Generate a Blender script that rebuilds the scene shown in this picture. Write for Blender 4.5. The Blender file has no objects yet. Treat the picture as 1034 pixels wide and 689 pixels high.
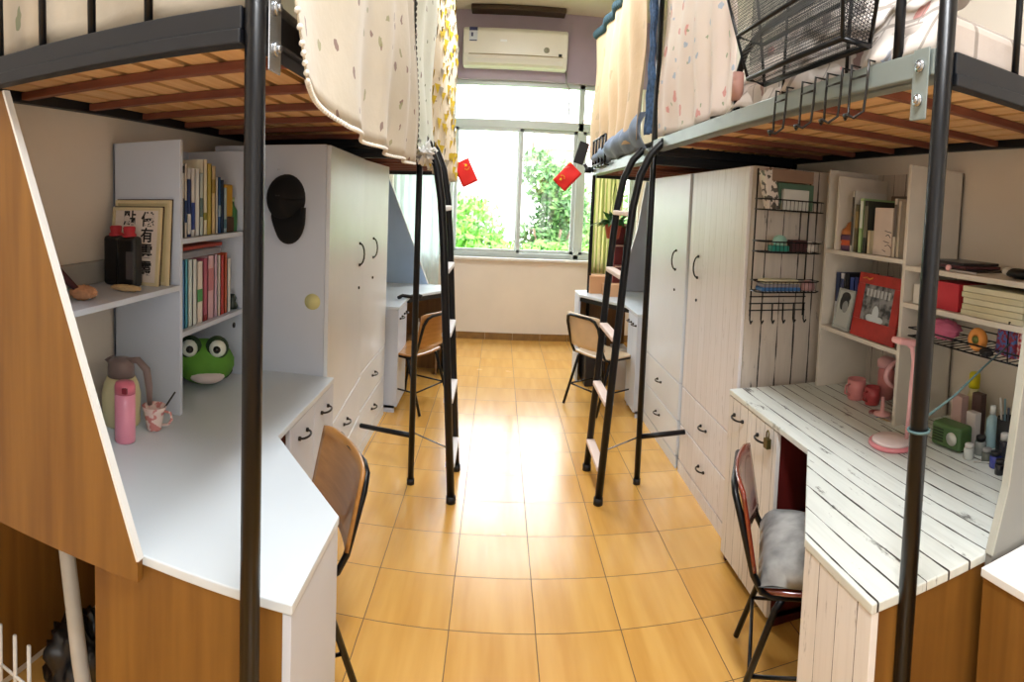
import bpy, bmesh, math, random
from mathutils import Vector, Matrix, noise
random.seed(7)
S = bpy.context.scene
COL = S.collection
R = math.radians
PI = math.pi

# ------------------------------------------------------------------ camera
cd = bpy.data.cameras.new('camera')
cam = bpy.data.objects.new('camera', cd)
COL.objects.link(cam)
S.camera = cam
F = 601.0
YAW, PITCH, ROLL = -.024, -.0616, -.0392
YP = 241.6
cd.type = 'PANO'
cd.panorama_type = 'CENTRAL_CYLINDRICAL'
cd.central_cylindrical_range_u_min = -517.0 / F
cd.central_cylindrical_range_u_max = 517.0 / F
cd.central_cylindrical_range_v_min = -(689 - YP) / F
cd.central_cylindrical_range_v_max = YP / F
cd.central_cylindrical_radius = 1.0
cd.clip_start = .01
m = (Matrix.Rotation(YAW, 4, 'Z') @ Matrix.Rotation(PITCH, 4, 'X') @ Matrix.Rotation(ROLL, 4, 'Y')) @ Matrix.Rotation(PI / 2, 4, 'X')
cam.matrix_world = Matrix.Translation((0, 0, 1.5)) @ m

# ------------------------------------------------------------------ light
def area(name, loc, rot, sx, sy, power, color=(1, 1, 1)):
    l = bpy.data.lights.new(name, 'AREA')
    l.shape = 'RECTANGLE'; l.size = sx; l.size_y = sy; l.energy = power; l.color = color
    o = bpy.data.objects.new(name, l); COL.objects.link(o)
    o.location = loc; o.rotation_euler = rot
    return o
W = bpy.data.worlds.new('sky'); S.world = W; W.use_nodes = True
nt = W.node_tree; bg = nt.nodes['Background']
bg.inputs[0].default_value = (.93, .97, 1, 1); bg.inputs[1].default_value = 6.4
po = area('window_portal', (.1, 6.55, 1.85), (R(-90), 0, 0), 2.7, 2.0, 1)
po.data.cycles.is_portal = True if hasattr(po.data, 'cycles') else False
area('rear_fill', (.3, -1.25, 1.75), (R(82), 0, 0), 1.9, 1.9, 11, (.88, .94, 1))  # added fill light behind the camera, in front of the closed back wall
area('near_overhead_fill', (.18, .35, 3.4), (0, 0, 0), .25, 1.2, 52, (.94, .97, 1))  # added fill from above to brighten the near desks, out of view
area('far_overhead_fill', (.18, 4.2, 3.4), (0, 0, 0), .25, 1.2, 24, (.94, .97, 1))  # added overhead fill for the far half of the room, unseen
sl = bpy.data.lights.new('sun', 'SUN'); sl.energy = 5.0; sl.angle = .02; sl.color = (1, .97, .9)
so = bpy.data.objects.new('sun', sl); COL.objects.link(so); so.rotation_euler = (R(38), 0, R(-12))
S.view_settings.view_transform = 'Standard'
S.view_settings.look = 'None'
S.view_settings.exposure = 0.8
S.view_settings.gamma = 1
S.view_settings.use_curve_mapping = False

# ------------------------------------------------------------------ materials
def lin(h):
    h = h.lstrip('#')
    c = [int(h[i:i + 2], 16) / 255 for i in (0, 2, 4)]
    return tuple((x / 12.92 if x <= .04045 else ((x + .055) / 1.055) ** 2.4) for x in c) + (1,)
class NM:
    def __init__(s, name):
        s.m = bpy.data.materials.new(name); s.m.use_nodes = True
        s.t = s.m.node_tree; s.n = s.t.nodes; s.b = s.n['Principled BSDF']; s.out = s.n['Material Output']
        s.tc = s.n.new('ShaderNodeTexCoord')
    def node(s, typ, **k):
        n = s.n.new('ShaderNode' + typ)
        for a, v in k.items():
            setattr(n, a, v)
        return n
    def L(s, a, b): s.t.links.new(a, b)
    def math(s, op, a, b=None, c=None):
        n = s.node('Math', operation=op)
        for i, v in enumerate((a, b, c)):
            if v is None: continue
            if isinstance(v, (int, float)): n.inputs[i].default_value = v
            else: s.L(v, n.inputs[i])
        return n.outputs[0]
    def mix(s, f, a, b, bt='MIX'):
        n = s.node('MixRGB', blend_type=bt)
        for i, v in enumerate((f, a, b)):
            if isinstance(v, (int, float)): n.inputs[i].default_value = v
            elif isinstance(v, tuple): n.inputs[i].default_value = v
            else: s.L(v, n.inputs[i])
        return n.outputs[0]
    def noise(s, scale, detail=3, vec=None, rough=.5):
        n = s.node('TexNoise'); n.inputs['Scale'].default_value = scale; n.inputs['Detail'].default_value = detail
        n.inputs['Roughness'].default_value = rough
        s.L(vec if vec is not None else s.tc.outputs['Object'], n.inputs['Vector'])
        return n.outputs['Fac']
    def scaled(s, sc, loc=(0, 0, 0)):
        n = s.node('Mapping'); n.inputs['Scale'].default_value = sc; n.inputs['Location'].default_value = loc
        s.L(s.tc.outputs['Object'], n.inputs['Vector']); return n.outputs[0]
    def ramp(s, f, lo, hi):
        n = s.node('MapRange'); s.L(f, n.inputs[0]); n.inputs[1].default_value = lo; n.inputs[2].default_value = hi
        return n.outputs[0]
    def bump(s, h, strength=.3, dist=.002):
        n = s.node('Bump'); n.inputs['Strength'].default_value = strength; n.inputs['Distance'].default_value = dist
        s.L(h, n.inputs['Height']); s.L(n.outputs[0], s.b.inputs['Normal'])
MC = {}
def mat(name, hexc, rough=.5, metal=0, var=.12, scale=8, bump=0, coat=0, emit=0):
    if name in MC: return MC[name]
    q = NM(name); c = lin(hexc)
    d = tuple(x * (1 - var) for x in c[:3]) + (1,)
    f = q.noise(scale)
    q.L(q.mix(q.ramp(f, .35, .65), c, d), q.b.inputs['Base Color'])
    q.b.inputs['Roughness'].default_value = rough; q.b.inputs['Metallic'].default_value = metal
    if coat: q.b.inputs['Coat Weight'].default_value = coat
    if bump: q.bump(q.noise(scale * 6), bump)
    if name.startswith('black_steel'): q.b.inputs['Specular IOR Level'].default_value = .3
    MC[name] = q.m
    return q.m
def wood(name, hexc, hexd, sc=(1.5, 30, 30), rough=.4, coat=0):
    q = NM(name)
    f = q.ramp(q.noise(1.0, 5, q.scaled(sc)), .3, .7)
    f2 = q.noise(1.2, 2)
    c = q.mix(f, lin(hexc), lin(hexd))
    c = q.mix(q.math('MULTIPLY', f2, .35), c, lin(hexd))
    q.L(c, q.b.inputs['Base Color']); q.b.inputs['Roughness'].default_value = rough
    if coat: q.b.inputs['Coat Weight'].default_value = coat
    return q.m
def planks(name, hexc, hexd, line, axis='X', width=.085, strength=.9, dist_amt=.5, rough=.5, off=.013, lw=.05):
    """painted boards; axis is the direction across the boards"""
    q = NM(name)
    sp = q.node('SeparateXYZ'); q.L(q.tc.outputs['Object'], sp.inputs[0])
    i = 'XYZ'.index(axis)
    co = sp.outputs[i]
    wob = q.math('MULTIPLY', q.math('SUBTRACT', q.noise(3.0, 2), .5), .006)
    u = q.math('DIVIDE', q.math('ADD', q.math('ADD', co, wob), off), width)
    fr = q.math('FRACT', u); ce = q.math('FLOOR', u)
    e = q.math('MINIMUM', fr, q.math('SUBTRACT', 1.0, fr))
    lwv = q.math('MULTIPLY', q.ramp(q.noise(9, 4), .25, .7), lw)
    ln = q.math('LESS_THAN', e, lwv)
    wn = q.node('TexWhiteNoise', noise_dimensions='1D'); q.L(ce, wn.inputs['W'])
    sc = [4, 4, 4]; sc[i] = 55
    grain = q.noise(1.0, 6, q.scaled(tuple(sc)), .65)
    c = q.mix(q.math('MULTIPLY', wn.outputs['Value'], .35), lin(hexc), lin(hexd))
    c = q.mix(q.math('MULTIPLY', q.ramp(grain, .45, .75), .5), c, lin(hexd))
    sc2 = [5, 5, 5]; sc2[i] = 22
    worn = q.ramp(q.noise(1.0, 8, q.scaled(tuple(sc2), (3, 1, 2)), .7), .60, .66)
    c = q.mix(q.math('MULTIPLY', worn, dist_amt), c, lin(line))
    c = q.mix(q.math('MULTIPLY', ln, strength), c, lin(line))
    q.L(c, q.b.inputs['Base Color']); q.b.inputs['Roughness'].default_value = rough
    return q.m

def floor_mat():
    q = NM('golden_floor_tile')
    T = .3037
    sp = q.node('SeparateXYZ'); q.L(q.tc.outputs['Object'], sp.inputs[0])
    wob = q.math('MULTIPLY', q.math('SUBTRACT', q.noise(6, 2), .5), .004)
    u = q.math('DIVIDE', q.math('ADD', q.math('SUBTRACT', sp.outputs[0], .1836), wob), T)
    v = q.math('DIVIDE', q.math('ADD', q.math('SUBTRACT', sp.outputs[1], 1.983), wob), T)
    fu, fv = q.math('FRACT', u), q.math('FRACT', v)
    e = q.math('MINIMUM', q.math('MINIMUM', fu, q.math('SUBTRACT', 1.0, fu)), q.math('MINIMUM', fv, q.math('SUBTRACT', 1.0, fv)))
    ln = q.math('LESS_THAN', e, .0055)
    cb = q.node('CombineXYZ'); q.L(q.math('FLOOR', u), cb.inputs[0]); q.L(q.math('FLOOR', v), cb.inputs[1])
    wn = q.node('TexWhiteNoise', noise_dimensions='3D'); q.L(cb.outputs[0], wn.inputs['Vector'])
    mp = q.node('Mapping'); mp.inputs['Scale'].default_value = (16, 1.6, 1)
    off = q.node('VectorMath', operation='ADD'); q.L(q.tc.outputs['Object'], off.inputs[0]); q.L(wn.outputs['Color'], off.inputs[1])
    q.L(off.outputs[0], mp.inputs['Vector'])
    st = q.ramp(q.noise(1, 3, mp.outputs[0]), .3, .7)
    c = q.mix(st, lin('#dfab58'), lin('#ca923f'))
    c = q.mix(q.math('MULTIPLY', wn.outputs['Value'], .35), c, lin('#e8bc70'))
    c = q.mix(ln, c, lin('#5d4220'))
    q.L(c, q.b.inputs['Base Color'])
    r = q.math('ADD', q.math('MULTIPLY', q.noise(3, 3), .16), .16)
    q.L(q.math('ADD', r, q.math('MULTIPLY', ln, .4)), q.b.inputs['Roughness'])
    q.bump(q.math('ADD', q.math('MULTIPLY', q.noise(2.2, 2), .5), q.math('MULTIPLY', ln, -.6)), .25, .003)
    q.b.inputs['Coat Weight'].default_value = .2; q.b.inputs['Coat Roughness'].default_value = .12
    return q.m
def glass_mat(name='window_glass', tint=(1, 1, 1, 1), refl=.06):
    q = NM(name)
    tr = q.node('BsdfTransparent'); tr.inputs[0].default_value = tint
    gl = q.node('BsdfGlossy'); gl.inputs['Roughness'].default_value = .03
    mx = q.node('MixShader'); mx.inputs[0].default_value = refl
    q.L(tr.outputs[0], mx.inputs[1]); q.L(gl.outputs[0], mx.inputs[2]); q.L(mx.outputs[0], q.out.inputs[0])
    return q.m
def mesh_mat():
    q = NM('black_wire_mesh')
    sp = q.node('SeparateXYZ'); q.L(q.tc.outputs['Object'], sp.inputs[0])
    a = q.math('ADD', sp.outputs[1], sp.outputs[0]); b = q.math('ADD', sp.outputs[2], q.math('MULTIPLY', sp.outputs[0], .35))
    fa = q.math('LESS_THAN', q.math('FRACT', q.math('MULTIPLY', a, 120)), .2)
    fb = q.math('LESS_THAN', q.math('FRACT', q.math('MULTIPLY', b, 120)), .2)
    f = q.math('MAXIMUM', fa, fb)
    tr = q.node('BsdfTransparent'); mx = q.node('MixShader'); q.L(f, mx.inputs[0])
    q.b.inputs['Base Color'].default_value = lin('#15151a'); q.b.inputs['Roughness'].default_value = .4
    q.L(tr.outputs[0], mx.inputs[1]); q.L(q.b.outputs[0], mx.inputs[2]); q.L(mx.outputs[0], q.out.inputs[0])
    return q.m
def fabric(name, base, spots, scale=9, thr=.16, rough=.9, grid=0, var='#d8d0c0', flat=0):
    """cloth with scattered printed motifs"""
    q = NM(name)
    c = q.mix(q.ramp(q.noise(2.5), .35, .7), lin(base), lin(var))
    for k, (h, sc, t) in enumerate(spots):
        v = q.node('TexVoronoi', voronoi_dimensions='2D'); v.inputs['Scale'].default_value = sc
        w = q.node('VectorMath', operation='ADD')
        nn = q.node('TexNoise'); nn.inputs['Scale'].default_value = sc * 3.3
        q.L(q.scaled((1, 1, 1), (k * 3.1, k, 2 * k)), nn.inputs['Vector'])
        ms = q.node('VectorMath', operation='SCALE'); ms.inputs['Scale'].default_value = .35 / sc
        q.L(nn.outputs['Color'], ms.inputs[0])
        q.L(q.scaled((1, 1, .8), (k * 3.1, k, 2 * k)), w.inputs[0]); q.L(ms.outputs[0], w.inputs[1])
        s2 = q.node('SeparateXYZ'); q.L(w.outputs[0], s2.inputs[0]); c2 = q.node('CombineXYZ')
        q.L(s2.outputs[0 if flat else 1], c2.inputs[0]); q.L(s2.outputs[2], c2.inputs[1]); q.L(c2.outputs[0], v.inputs['Vector'])
        sel = q.node('SeparateColor'); q.L(v.outputs['Color'], sel.inputs[0])
        f = q.math('MULTIPLY', q.math('LESS_THAN', v.outputs['Distance'], t), q.math('GREATER_THAN', sel.outputs[0], .35))
        c = q.mix(q.math('MULTIPLY', f, .8), c, lin(h))
    if grid:
        sp = q.node('SeparateXYZ'); q.L(q.tc.outputs['Object'], sp.inputs[0])
        g = q.math('MINIMUM', q.math('FRACT', q.math('MULTIPLY', q.math('ADD', sp.outputs[1], q.math('MULTIPLY', sp.outputs[0], .8)), grid)), q.math('FRACT', q.math('MULTIPLY', sp.outputs[2], grid)))
        c = q.mix(q.math('MULTIPLY', q.math('LESS_THAN', g, .09), .6), c, lin('#6b5f54'))
    q.L(c, q.b.inputs['Base Color']); q.b.inputs['Roughness'].default_value = rough
    q.b.inputs['Sheen Weight'].default_value = .2
    q.bump(q.noise(35, 4), .35, .004)
    return q.m
def translucent(m, k):
    nt = m.node_tree; b = nt.nodes['Principled BSDF']; o = nt.nodes['Material Output']
    t = nt.nodes.new('ShaderNodeBsdfTranslucent'); x = nt.nodes.new('ShaderNodeMixShader'); x.inputs[0].default_value = k
    l = b.inputs['Base Color'].links
    if l: nt.links.new(l[0].from_socket, t.inputs[0])
    nt.links.new(b.outputs[0], x.inputs[1]); nt.links.new(t.outputs[0], x.inputs[2]); nt.links.new(x.outputs[0], o.inputs[0])
    return m
def stripes(name, h1, h2, sc, axis=0, rough=.8):
    q = NM(name)
    sp = q.node('SeparateXYZ'); q.L(q.tc.outputs['Object'], sp.inputs[0])
    f = q.math('LESS_THAN', q.math('FRACT', q.math('MULTIPLY', sp.outputs[axis], sc)), .5)
    q.L(q.mix(f, lin(h1), lin(h2)), q.b.inputs['Base Color']); q.b.inputs['Roughness'].default_value = rough
    return q.m

M_WALL = mat('cream_wall_paint', '#e9dfd0', .85, var=.05, scale=3, bump=.08)
M_WALLP = mat('mauve_wall_paint', '#b09fb0', .8, var=.08, scale=3)
M_CEIL = mat('ceiling_paint', '#d8cbb8', .9, var=.06, scale=2)
M_FLOOR = floor_mat()
M_BASE = mat('brown_tile_baseboard', '#8f6a35', .35, var=.3, scale=12)
M_WHITE = mat('cool_white_laminate', '#cdd5e2', .42, var=.04, scale=3)
M_EDGE = mat('white_edge_band', '#e6e6e2', .4, var=.04)
M_DESK = mat('pale_blue_white_desktop', '#d5dfe6', .28, var=.05, scale=2)
M_WDOOR = mat('cream_white_door', '#e2e8ee', .35, var=.05, scale=3)
M_ORANGE = wood('orange_wood_panel', '#8c6228', '#70491a', (26, 26, 1.6), .45)
M_REDSHADE = wood('shaded_red_wood_lining', '#5e1512', '#3d0b0a', (20, 20, 2), .5)  # reddish brown inner laminate, its shadow darkened into the colour
M_SLAT = wood('pine_bed_slat', '#f0c993', '#d9a870', (30, 2, 30), .6)
M_BEAM = wood('red_brown_bed_beam', '#965a40', '#6e3a2a', (2, 30, 30), .6)
M_BLACK = mat('black_steel_tube', '#06070b', .38, metal=0, var=.2, scale=20, coat=.08)
M_NAVY = mat('dark_steel_rail', '#0c1018', .5, var=.2, scale=9, coat=.0)
M_GREYR = mat('grey_green_steel_rail', '#8b9490', .38, metal=.25, var=.12, scale=9)
M_CHROME = mat('bolt_steel', '#b9bcc0', .25, metal=.9)
M_ALU = mat('aluminium_frame', '#c4ccc8', .4, metal=.15, var=.05)
M_GLASS = glass_mat()
M_PLY = wood('chair_plywood', '#c08a4c', '#a06c35', (4, 40, 40), .3, .5)
M_PLYR = wood('reddish_chair_plywood', '#8c3b26', '#6b2318', (4, 40, 40), .22, .7)
M_DARKM = mat('dark_handle_metal', '#33302e', .35, metal=.7)
M_BLK = mat('matte_black', '#0c0c0e', .6)
M_PLK_D = planks('painted_plank_desktop', '#dfe4de', '#c2c6bf', '#241e1a', 'X', .064, .97, .85, .38, .01, .06)
M_PLK_SIDE = planks('painted_plank_side', '#cfc5b9', '#b0a69b', '#2e2722', 'X', .084, .95, .7, .5, .02, .06)
M_PLK_BACK = planks('painted_plank_back', '#cfc5b9', '#b0a69b', '#3a322c', 'Y', .084, .9, .6, .5, .02, .04)
M_PLK_FR = planks('painted_plank_front', '#e6e2de', '#d0cac4', '#3a322c', 'Y', .075, .8, .5, .45, .01, .03)
M_PLK_DOOR = planks('faint_plank_door', '#ebe8ea', '#dad4d2', '#8a7d70', 'Y', .085, .4, .25, .4, .01, .03)
M_PAPER = mat('book_paper', '#e6dfcb', .8)
M_MESH = mesh_mat()

# ------------------------------------------------------------------ building
def wm(o):
    b = Matrix.LocRotScale(o.location, o.rotation_euler, o.scale)
    return wm(o.parent) @ b if o.parent else b
def props(o, label=None, cat=None, group=None, kind=None):
    if label: o['label'] = label
    if cat: o['category'] = cat
    if group: o['group'] = group
    if kind: o['kind'] = kind
    return o
def thing(name, label, cat, loc=(0, 0, 0), rz=0, group=None, rx=0, ry=0):
    o = bpy.data.objects.new(name, None); COL.objects.link(o)
    o.empty_display_size = .05
    o.location = loc; o.rotation_euler = (rx, ry, rz)
    return props(o, label, cat, group)
class MB:
    def __init__(s): s.bm = bmesh.new(); s.mi = 0
    def _mark(s, fs):
        for f in fs: f.material_index = s.mi
    def box(s, x0, x1, y0, y1, z0, z1):
        v = [s.bm.verts.new((x, y, z)) for x in (x0, x1) for y in (y0, y1) for z in (z0, z1)]
        q = [(0, 1, 3, 2), (4, 6, 7, 5), (0, 4, 5, 1), (2, 3, 7, 6), (0, 2, 6, 4), (1, 5, 7, 3)]
        s._mark([s.bm.faces.new([v[i] for i in f]) for f in q]); return s
    def boxm(s, c, d, mx=None):
        """box of size d centred at c, turned by mx"""
        n0 = len(s.bm.verts)
        v = [Vector((x, y, z)) for x in (-d[0] / 2, d[0] / 2) for y in (-d[1] / 2, d[1] / 2) for z in (-d[2] / 2, d[2] / 2)]
        if mx: v = [mx @ p for p in v]
        v = [s.bm.verts.new(p + Vector(c)) for p in v]
        q = [(0, 1, 3, 2), (4, 6, 7, 5), (0, 4, 5, 1), (2, 3, 7, 6), (0, 2, 6, 4), (1, 5, 7, 3)]
        s._mark([s.bm.faces.new([v[i] for i in f]) for f in q]); return s
    def prism(s, poly, h, axis='Z', at=0.0):
        """poly of 2-D points extruded from at to at+h along axis"""
        def P(a, b, c):
            return {'Z': (a, b, c), 'Y': (a, c, b), 'X': (c, a, b)}[axis]
        lo = [s.bm.verts.new(P(a, b, at)) for a, b in poly]; hi = [s.bm.verts.new(P(a, b, at + h)) for a, b in poly]
        n = len(poly); fs = [s.bm.faces.new(lo), s.bm.faces.new(hi[::-1])]
        for i in range(n): fs.append(s.bm.faces.new([lo[i], hi[i], hi[(i + 1) % n], lo[(i + 1) % n]]))
        s._mark(fs); bmesh.ops.recalc_face_normals(s.bm, faces=fs); return s
    def tube(s, pts, r, seg=10, cap=True, rr=None):
        pts = [Vector(p) for p in pts]; rings = []; up = Vector((0, 0, 1))
        prev = None
        for i, p in enumerate(pts):
            d = (pts[min(i + 1, len(pts) - 1)] - pts[max(i - 1, 0)]).normalized()
            if prev is None:
                a = d.cross(up)
                if a.length < .05: a = d.cross(Vector((1, 0, 0)))
            else:
                a = prev - d * prev.dot(d)
            a.normalize(); b = d.cross(a); prev = a
            ra = rr[i] if rr else r
            rings.append([s.bm.verts.new(p + (a * math.cos(t) + b * math.sin(t)) * ra) for t in [2 * PI * k / seg for k in range(seg)]])
        fs = []
        for i in range(len(rings) - 1):
            for k in range(seg):
                fs.append(s.bm.faces.new([rings[i][k], rings[i][(k + 1) % seg], rings[i + 1][(k + 1) % seg], rings[i + 1][k]]))
        if cap: fs += [s.bm.faces.new(rings[0][::-1]), s.bm.faces.new(rings[-1])]
        for f in fs: f.smooth = True
        s._mark(fs); return s
    def lathe(s, prof, c=(0, 0, 0), seg=24, sx=1, sy=1):
        rings = []
        for r, z in prof:
            r = max(r, .0004)
            rings.append([s.bm.verts.new((c[0] + r * math.cos(t) * sx, c[1] + r * math.sin(t) * sy, c[2] + z)) for t in [2 * PI * k / seg for k in range(seg)]])
        fs = []
        for i in range(len(rings) - 1):
            for k in range(seg):
                fs.append(s.bm.faces.new([rings[i][k], rings[i][(k + 1) % seg], rings[i + 1][(k + 1) % seg], rings[i + 1][k]]))
        fs += [s.bm.faces.new(rings[0][::-1]), s.bm.faces.new(rings[-1])]
        for f in fs: f.smooth = True
        s._mark(fs); return s
    def ball(s, c, r, sx=1, sy=1, sz=1, seg=16):
        n = 9
        return s.lathe([(r * math.sin(PI * (i / n)), -r * sz * math.cos(PI * (i / n))) for i in range(n + 1)], c, seg, sx, sy)
    def sheet(s, fn, nu, nv, thick=0.0):
        g = [[s.bm.verts.new(fn(i / nu, j / nv)) for j in range(nv + 1)] for i in range(nu + 1)]
        fs = []
        for i in range(nu):
            for j in range(nv):
                f = s.bm.faces.new([g[i][j], g[i + 1][j], g[i + 1][j + 1], g[i][j + 1]]); f.smooth = True; fs.append(f)
        s._mark(fs); return s
    def build(s, name, mats, parent=None, bevel=0, solid=0, local=False, sub=0, label=None, cat=None, group=None, kind=None, seg=2):
        me = bpy.data.meshes.new(name)
        if parent is not None and not local:
            s.bm.transform(wm(parent).inverted())
        xs = [v.co for v in s.bm.verts]
        c = Vector(((min(v.x for v in xs) + max(v.x for v in xs)) / 2, (min(v.y for v in xs) + max(v.y for v in xs)) / 2, min(v.z for v in xs)))
        s.bm.transform(Matrix.Translation(-c))
        s.bm.to_mesh(me); s.bm.free()
        for mm in (mats if isinstance(mats, (list, tuple)) else [mats]): me.materials.append(mm)
        o = bpy.data.objects.new(name, me); COL.objects.link(o)
        o.parent = parent; o.location = c
        if solid:
            q = o.modifiers.new('thickness', 'SOLIDIFY'); q.thickness = solid
        if bevel:
            q = o.modifiers.new('rounding', 'BEVEL'); q.width = bevel; q.segments = seg; q.limit_method = 'ANGLE'; q.angle_limit = R(40)
        if sub:
            q = o.modifiers.new('smoothing', 'SUBSURF'); q.levels = sub; q.render_levels = sub
        return props(o, label, cat, group, kind)
def copy_tree(o, parent=None):
    c = o.copy(); COL.objects.link(c); c.parent = parent
    for ch in list(o.children): copy_tree(ch, c)
    return c
def arc(c, r, a0, a1, n, plane='XZ'):
    out = []
    for i in range(n + 1):
        a = a0 + (a1 - a0) * i / n; u, v = r * math.cos(a), r * math.sin(a)
        out.append({'XZ': (c[0] + u, c[1], c[2] + v), 'YZ': (c[0], c[1] + u, c[2] + v), 'XY': (c[0] + u, c[1] + v, c[2])}[plane])
    return out
def text_mesh(body, size, material, parent, M, name='lettering', ext=.0006):
    cu = bpy.data.curves.new('t', 'FONT'); cu.body = body; cu.size = size; cu.extrude = ext; cu.offset = .0011
    cu.align_x = 'CENTER'; cu.align_y = 'CENTER'
    t = bpy.data.objects.new('t', cu); COL.objects.link(t)
    bpy.context.view_layer.update()
    me = bpy.data.meshes.new_from_object(t.evaluated_get(bpy.context.evaluated_depsgraph_get()))
    bpy.data.objects.remove(t)
    me.transform(M); me.materials.clear(); me.materials.append(material)
    o = bpy.data.objects.new(name, me); COL.objects.link(o); o.parent = parent
    if parent: o.matrix_parent_inverse = Matrix.Identity(4); me.transform(wm(parent).inverted())
    return o
def struct(name, mb, m, **k): return mb.build(name, m, kind='structure', **k)

XL, XR = -1.30, 1.67       # side walls
YF, YB, ZC = 6.42, -1.5, 3.52
# ------------------------------------------------------------------ room
f = MB().box(XL - .1, XR + .1, YB - .1, YF + .1, -.12, 0).build('floor', M_FLOOR, kind='structure')
# keep the tile grid in world coordinates
f.data.transform(Matrix.Translation(f.location)); f.location = (0, 0, 0)
struct('ceiling', MB().box(XL - .1, XR + .1, YB - .1, YF + .2, ZC, ZC + .1), M_CEIL)
struct('wall_left', MB().box(XL - .12, XL, YB - .1, YF + .2, 0, ZC), M_WALL)
struct('wall_right', MB().box(XR, XR + .12, YB - .1, YF + .2, 0, ZC), M_WALL)
struct('wall_back', MB().box(XL, XR, YB - .12, YB, 0, ZC), M_WALL)
WX0, WX1, WZ0, WZ1 = -1.16, 1.52, .90, 2.80
w = MB()
w.box(XL, XR, YF, YF + .22, 0, WZ0)
w.box(XL, WX0, YF, YF + .22, WZ0, WZ1); w.box(WX1, XR, YF, YF + .22, WZ0, WZ1)
w.mi = 1; w.box(XL, XR, YF, YF + .22, WZ1, ZC)
struct('wall_far', w, [M_WALL, M_WALLP])
struct('trim_1', MB().box(-.36, .62, YF - .20, YF, ZC - .05, ZC).box(-.25, .45, YF - .22, YF - .20, ZC - .04, ZC - .01), mat('dark_brown_ceiling_strip', '#4a3828', .8), bevel=.01)
bb = MB(); x = XL
while x < XR:
    bb.box(x, min(x + .298, XR), YF - .012, YF, 0, .075); x += .3
struct('baseboard_far', bb, M_BASE, bevel=.002)
# window: frame, glass
wf = MB(); yw = YF + .06
def bar(x0, x1, z0, z1, d=.05): wf.box(x0, x1, yw, yw + d, z0, z1)
bar(WX0, WX1, WZ0, WZ0 + .05); bar(WX0, WX1, WZ1 - .05, WZ1); bar(WX0, WX0 + .05, WZ0, WZ1); bar(WX1 - .05, WX1, WZ0, WZ1)
bar(WX0, WX1, 2.30, 2.39, .07)
for xm in (-.535, .86): bar(xm - .03, xm + .03, WZ0, WZ1, .07)
win = struct('window_1', wf, M_ALU, bevel=.004)
for (x0, x1, yy) in ((-.50, .24, yw + .005), (.18, .83, yw + .035), (.89, 1.47, yw + .01), (-1.11, -.57, yw + .01)):
    fr = MB()
    for b in ((x0, x1, .95, .985), (x0, x1, 2.265, 2.30), (x0, x0 + .04, .95, 2.3), (x1 - .04, x1, .95, 2.3)):
        fr.box(b[0], b[1], yy, yy + .025, b[2], b[3])
    s_ = fr.build('window_sash', M_ALU, win, bevel=.003)
    MB().box(x0 + .03, x1 - .03, yy + .01, yy + .014, .98, 2.27).build('window_pane', M_GLASS, s_)
for (x0, x1) in ((-1.11, -.565), (-.505, .83), (.89, 1.47)):
    MB().box(x0, x1, yw + .02, yw + .024, 2.385, 2.76).build('transom_pane', M_GLASS, win)
struct('trim_2', MB().box(WX0 - .02, WX1 + .02, YF - .05, YF + .06, WZ0 - .03, WZ0), mat('sill_white', '#e8e6de', .5), bevel=.006)

# ------------------------------------------------------------------ outdoors
struct('trim_3', MB().box(-30, 30, YF + .3, 60, -3.2, -3.0), mat('outdoor_lawn', '#5f8a3a', .9))
def tree(label, x, y, z0, h, rad, hexes, n, seed, leaf=.10):
    rnd = random.Random(seed)
    t = thing('tree', label, 'tree', (x, y, -3.0), 0, 'trees outside the window')
    mb = MB(); mb.tube([(x, y, -3), (x + .1, y, -3 + (z0 + 3) * .5), (x - .05, y, z0)], .12, rr=[.14, .11, .07])
    for k in range(5):
        a = k * 1.3; mb.tube([(x, y, z0 - .3), (x + rad * .5 * math.cos(a), y + rad * .5 * math.sin(a), z0 + h * .4)], .03, seg=6)
    mb.build('trunk', mat('bark', '#6b5a48', .9), t)
    mb = MB()
    blobs = [(rnd.uniform(-.6, .6) * rad, rnd.uniform(-.6, .6) * rad, rnd.uniform(.15, .9) * h, rnd.uniform(.3, .55) * rad) for _ in range(16)]
    for i in range(n):
        b = rnd.choice(blobs)
        d = Vector((rnd.gauss(0, 1), rnd.gauss(0, 1), rnd.gauss(0, 1))).normalized() * b[3] * rnd.uniform(.65, 1.05)
        p = Vector((x + b[0], y + b[1], z0 - .4 + b[2])) + d
        u = Vector((rnd.gauss(0, 1), rnd.gauss(0, 1), rnd.gauss(0, 1))).normalized(); v = u.orthogonal().normalized()
        s_ = leaf * rnd.uniform(.6, 1.2)
        vs = [mb.bm.verts.new(p + a) for a in (-u * s_, v * s_ * .45, u * s_, -v * s_ * .45)]
        fc = mb.bm.faces.new(vs); fc.material_index = rnd.randrange(2)
    mb.build('crown', [mat('leaf_' + hexes[0][1:], hexes[0], .6, var=.35, scale=3), mat('leaf_' + hexes[1][1:], hexes[1], .6, var=.3, scale=3)], t)
tree('bright yellow green bushy tree low outside the left window pane', -.9, 12.2, -.6, 2.3, 1.5, ('#5fa321', '#458a1a'), 5200, 1)
tree('light green bush outside, between the left pane and the window mullion', .35, 11.2, -.9, 2.2, 1.1, ('#64a824', '#4a901c'), 3600, 2)
tree('taller dark green tree rising above the bushes behind the right pane', 1.15, 13.5, -.5, 3.6, 1.0, ('#3f6b34', '#567f3e'), 3600, 3)
tree('low lime green bush outside at the foot of the right pane', 1.6, 11.0, -1.1, 2.2, .9, ('#5ca022', '#45881a'), 3200, 4)
tree('dim green hedge tree far behind the bushes on the left', -1.8, 16.5, -1.0, 3.0, 1.8, ('#7fa05c', '#6b8f52'), 3000, 5, .14)
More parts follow.
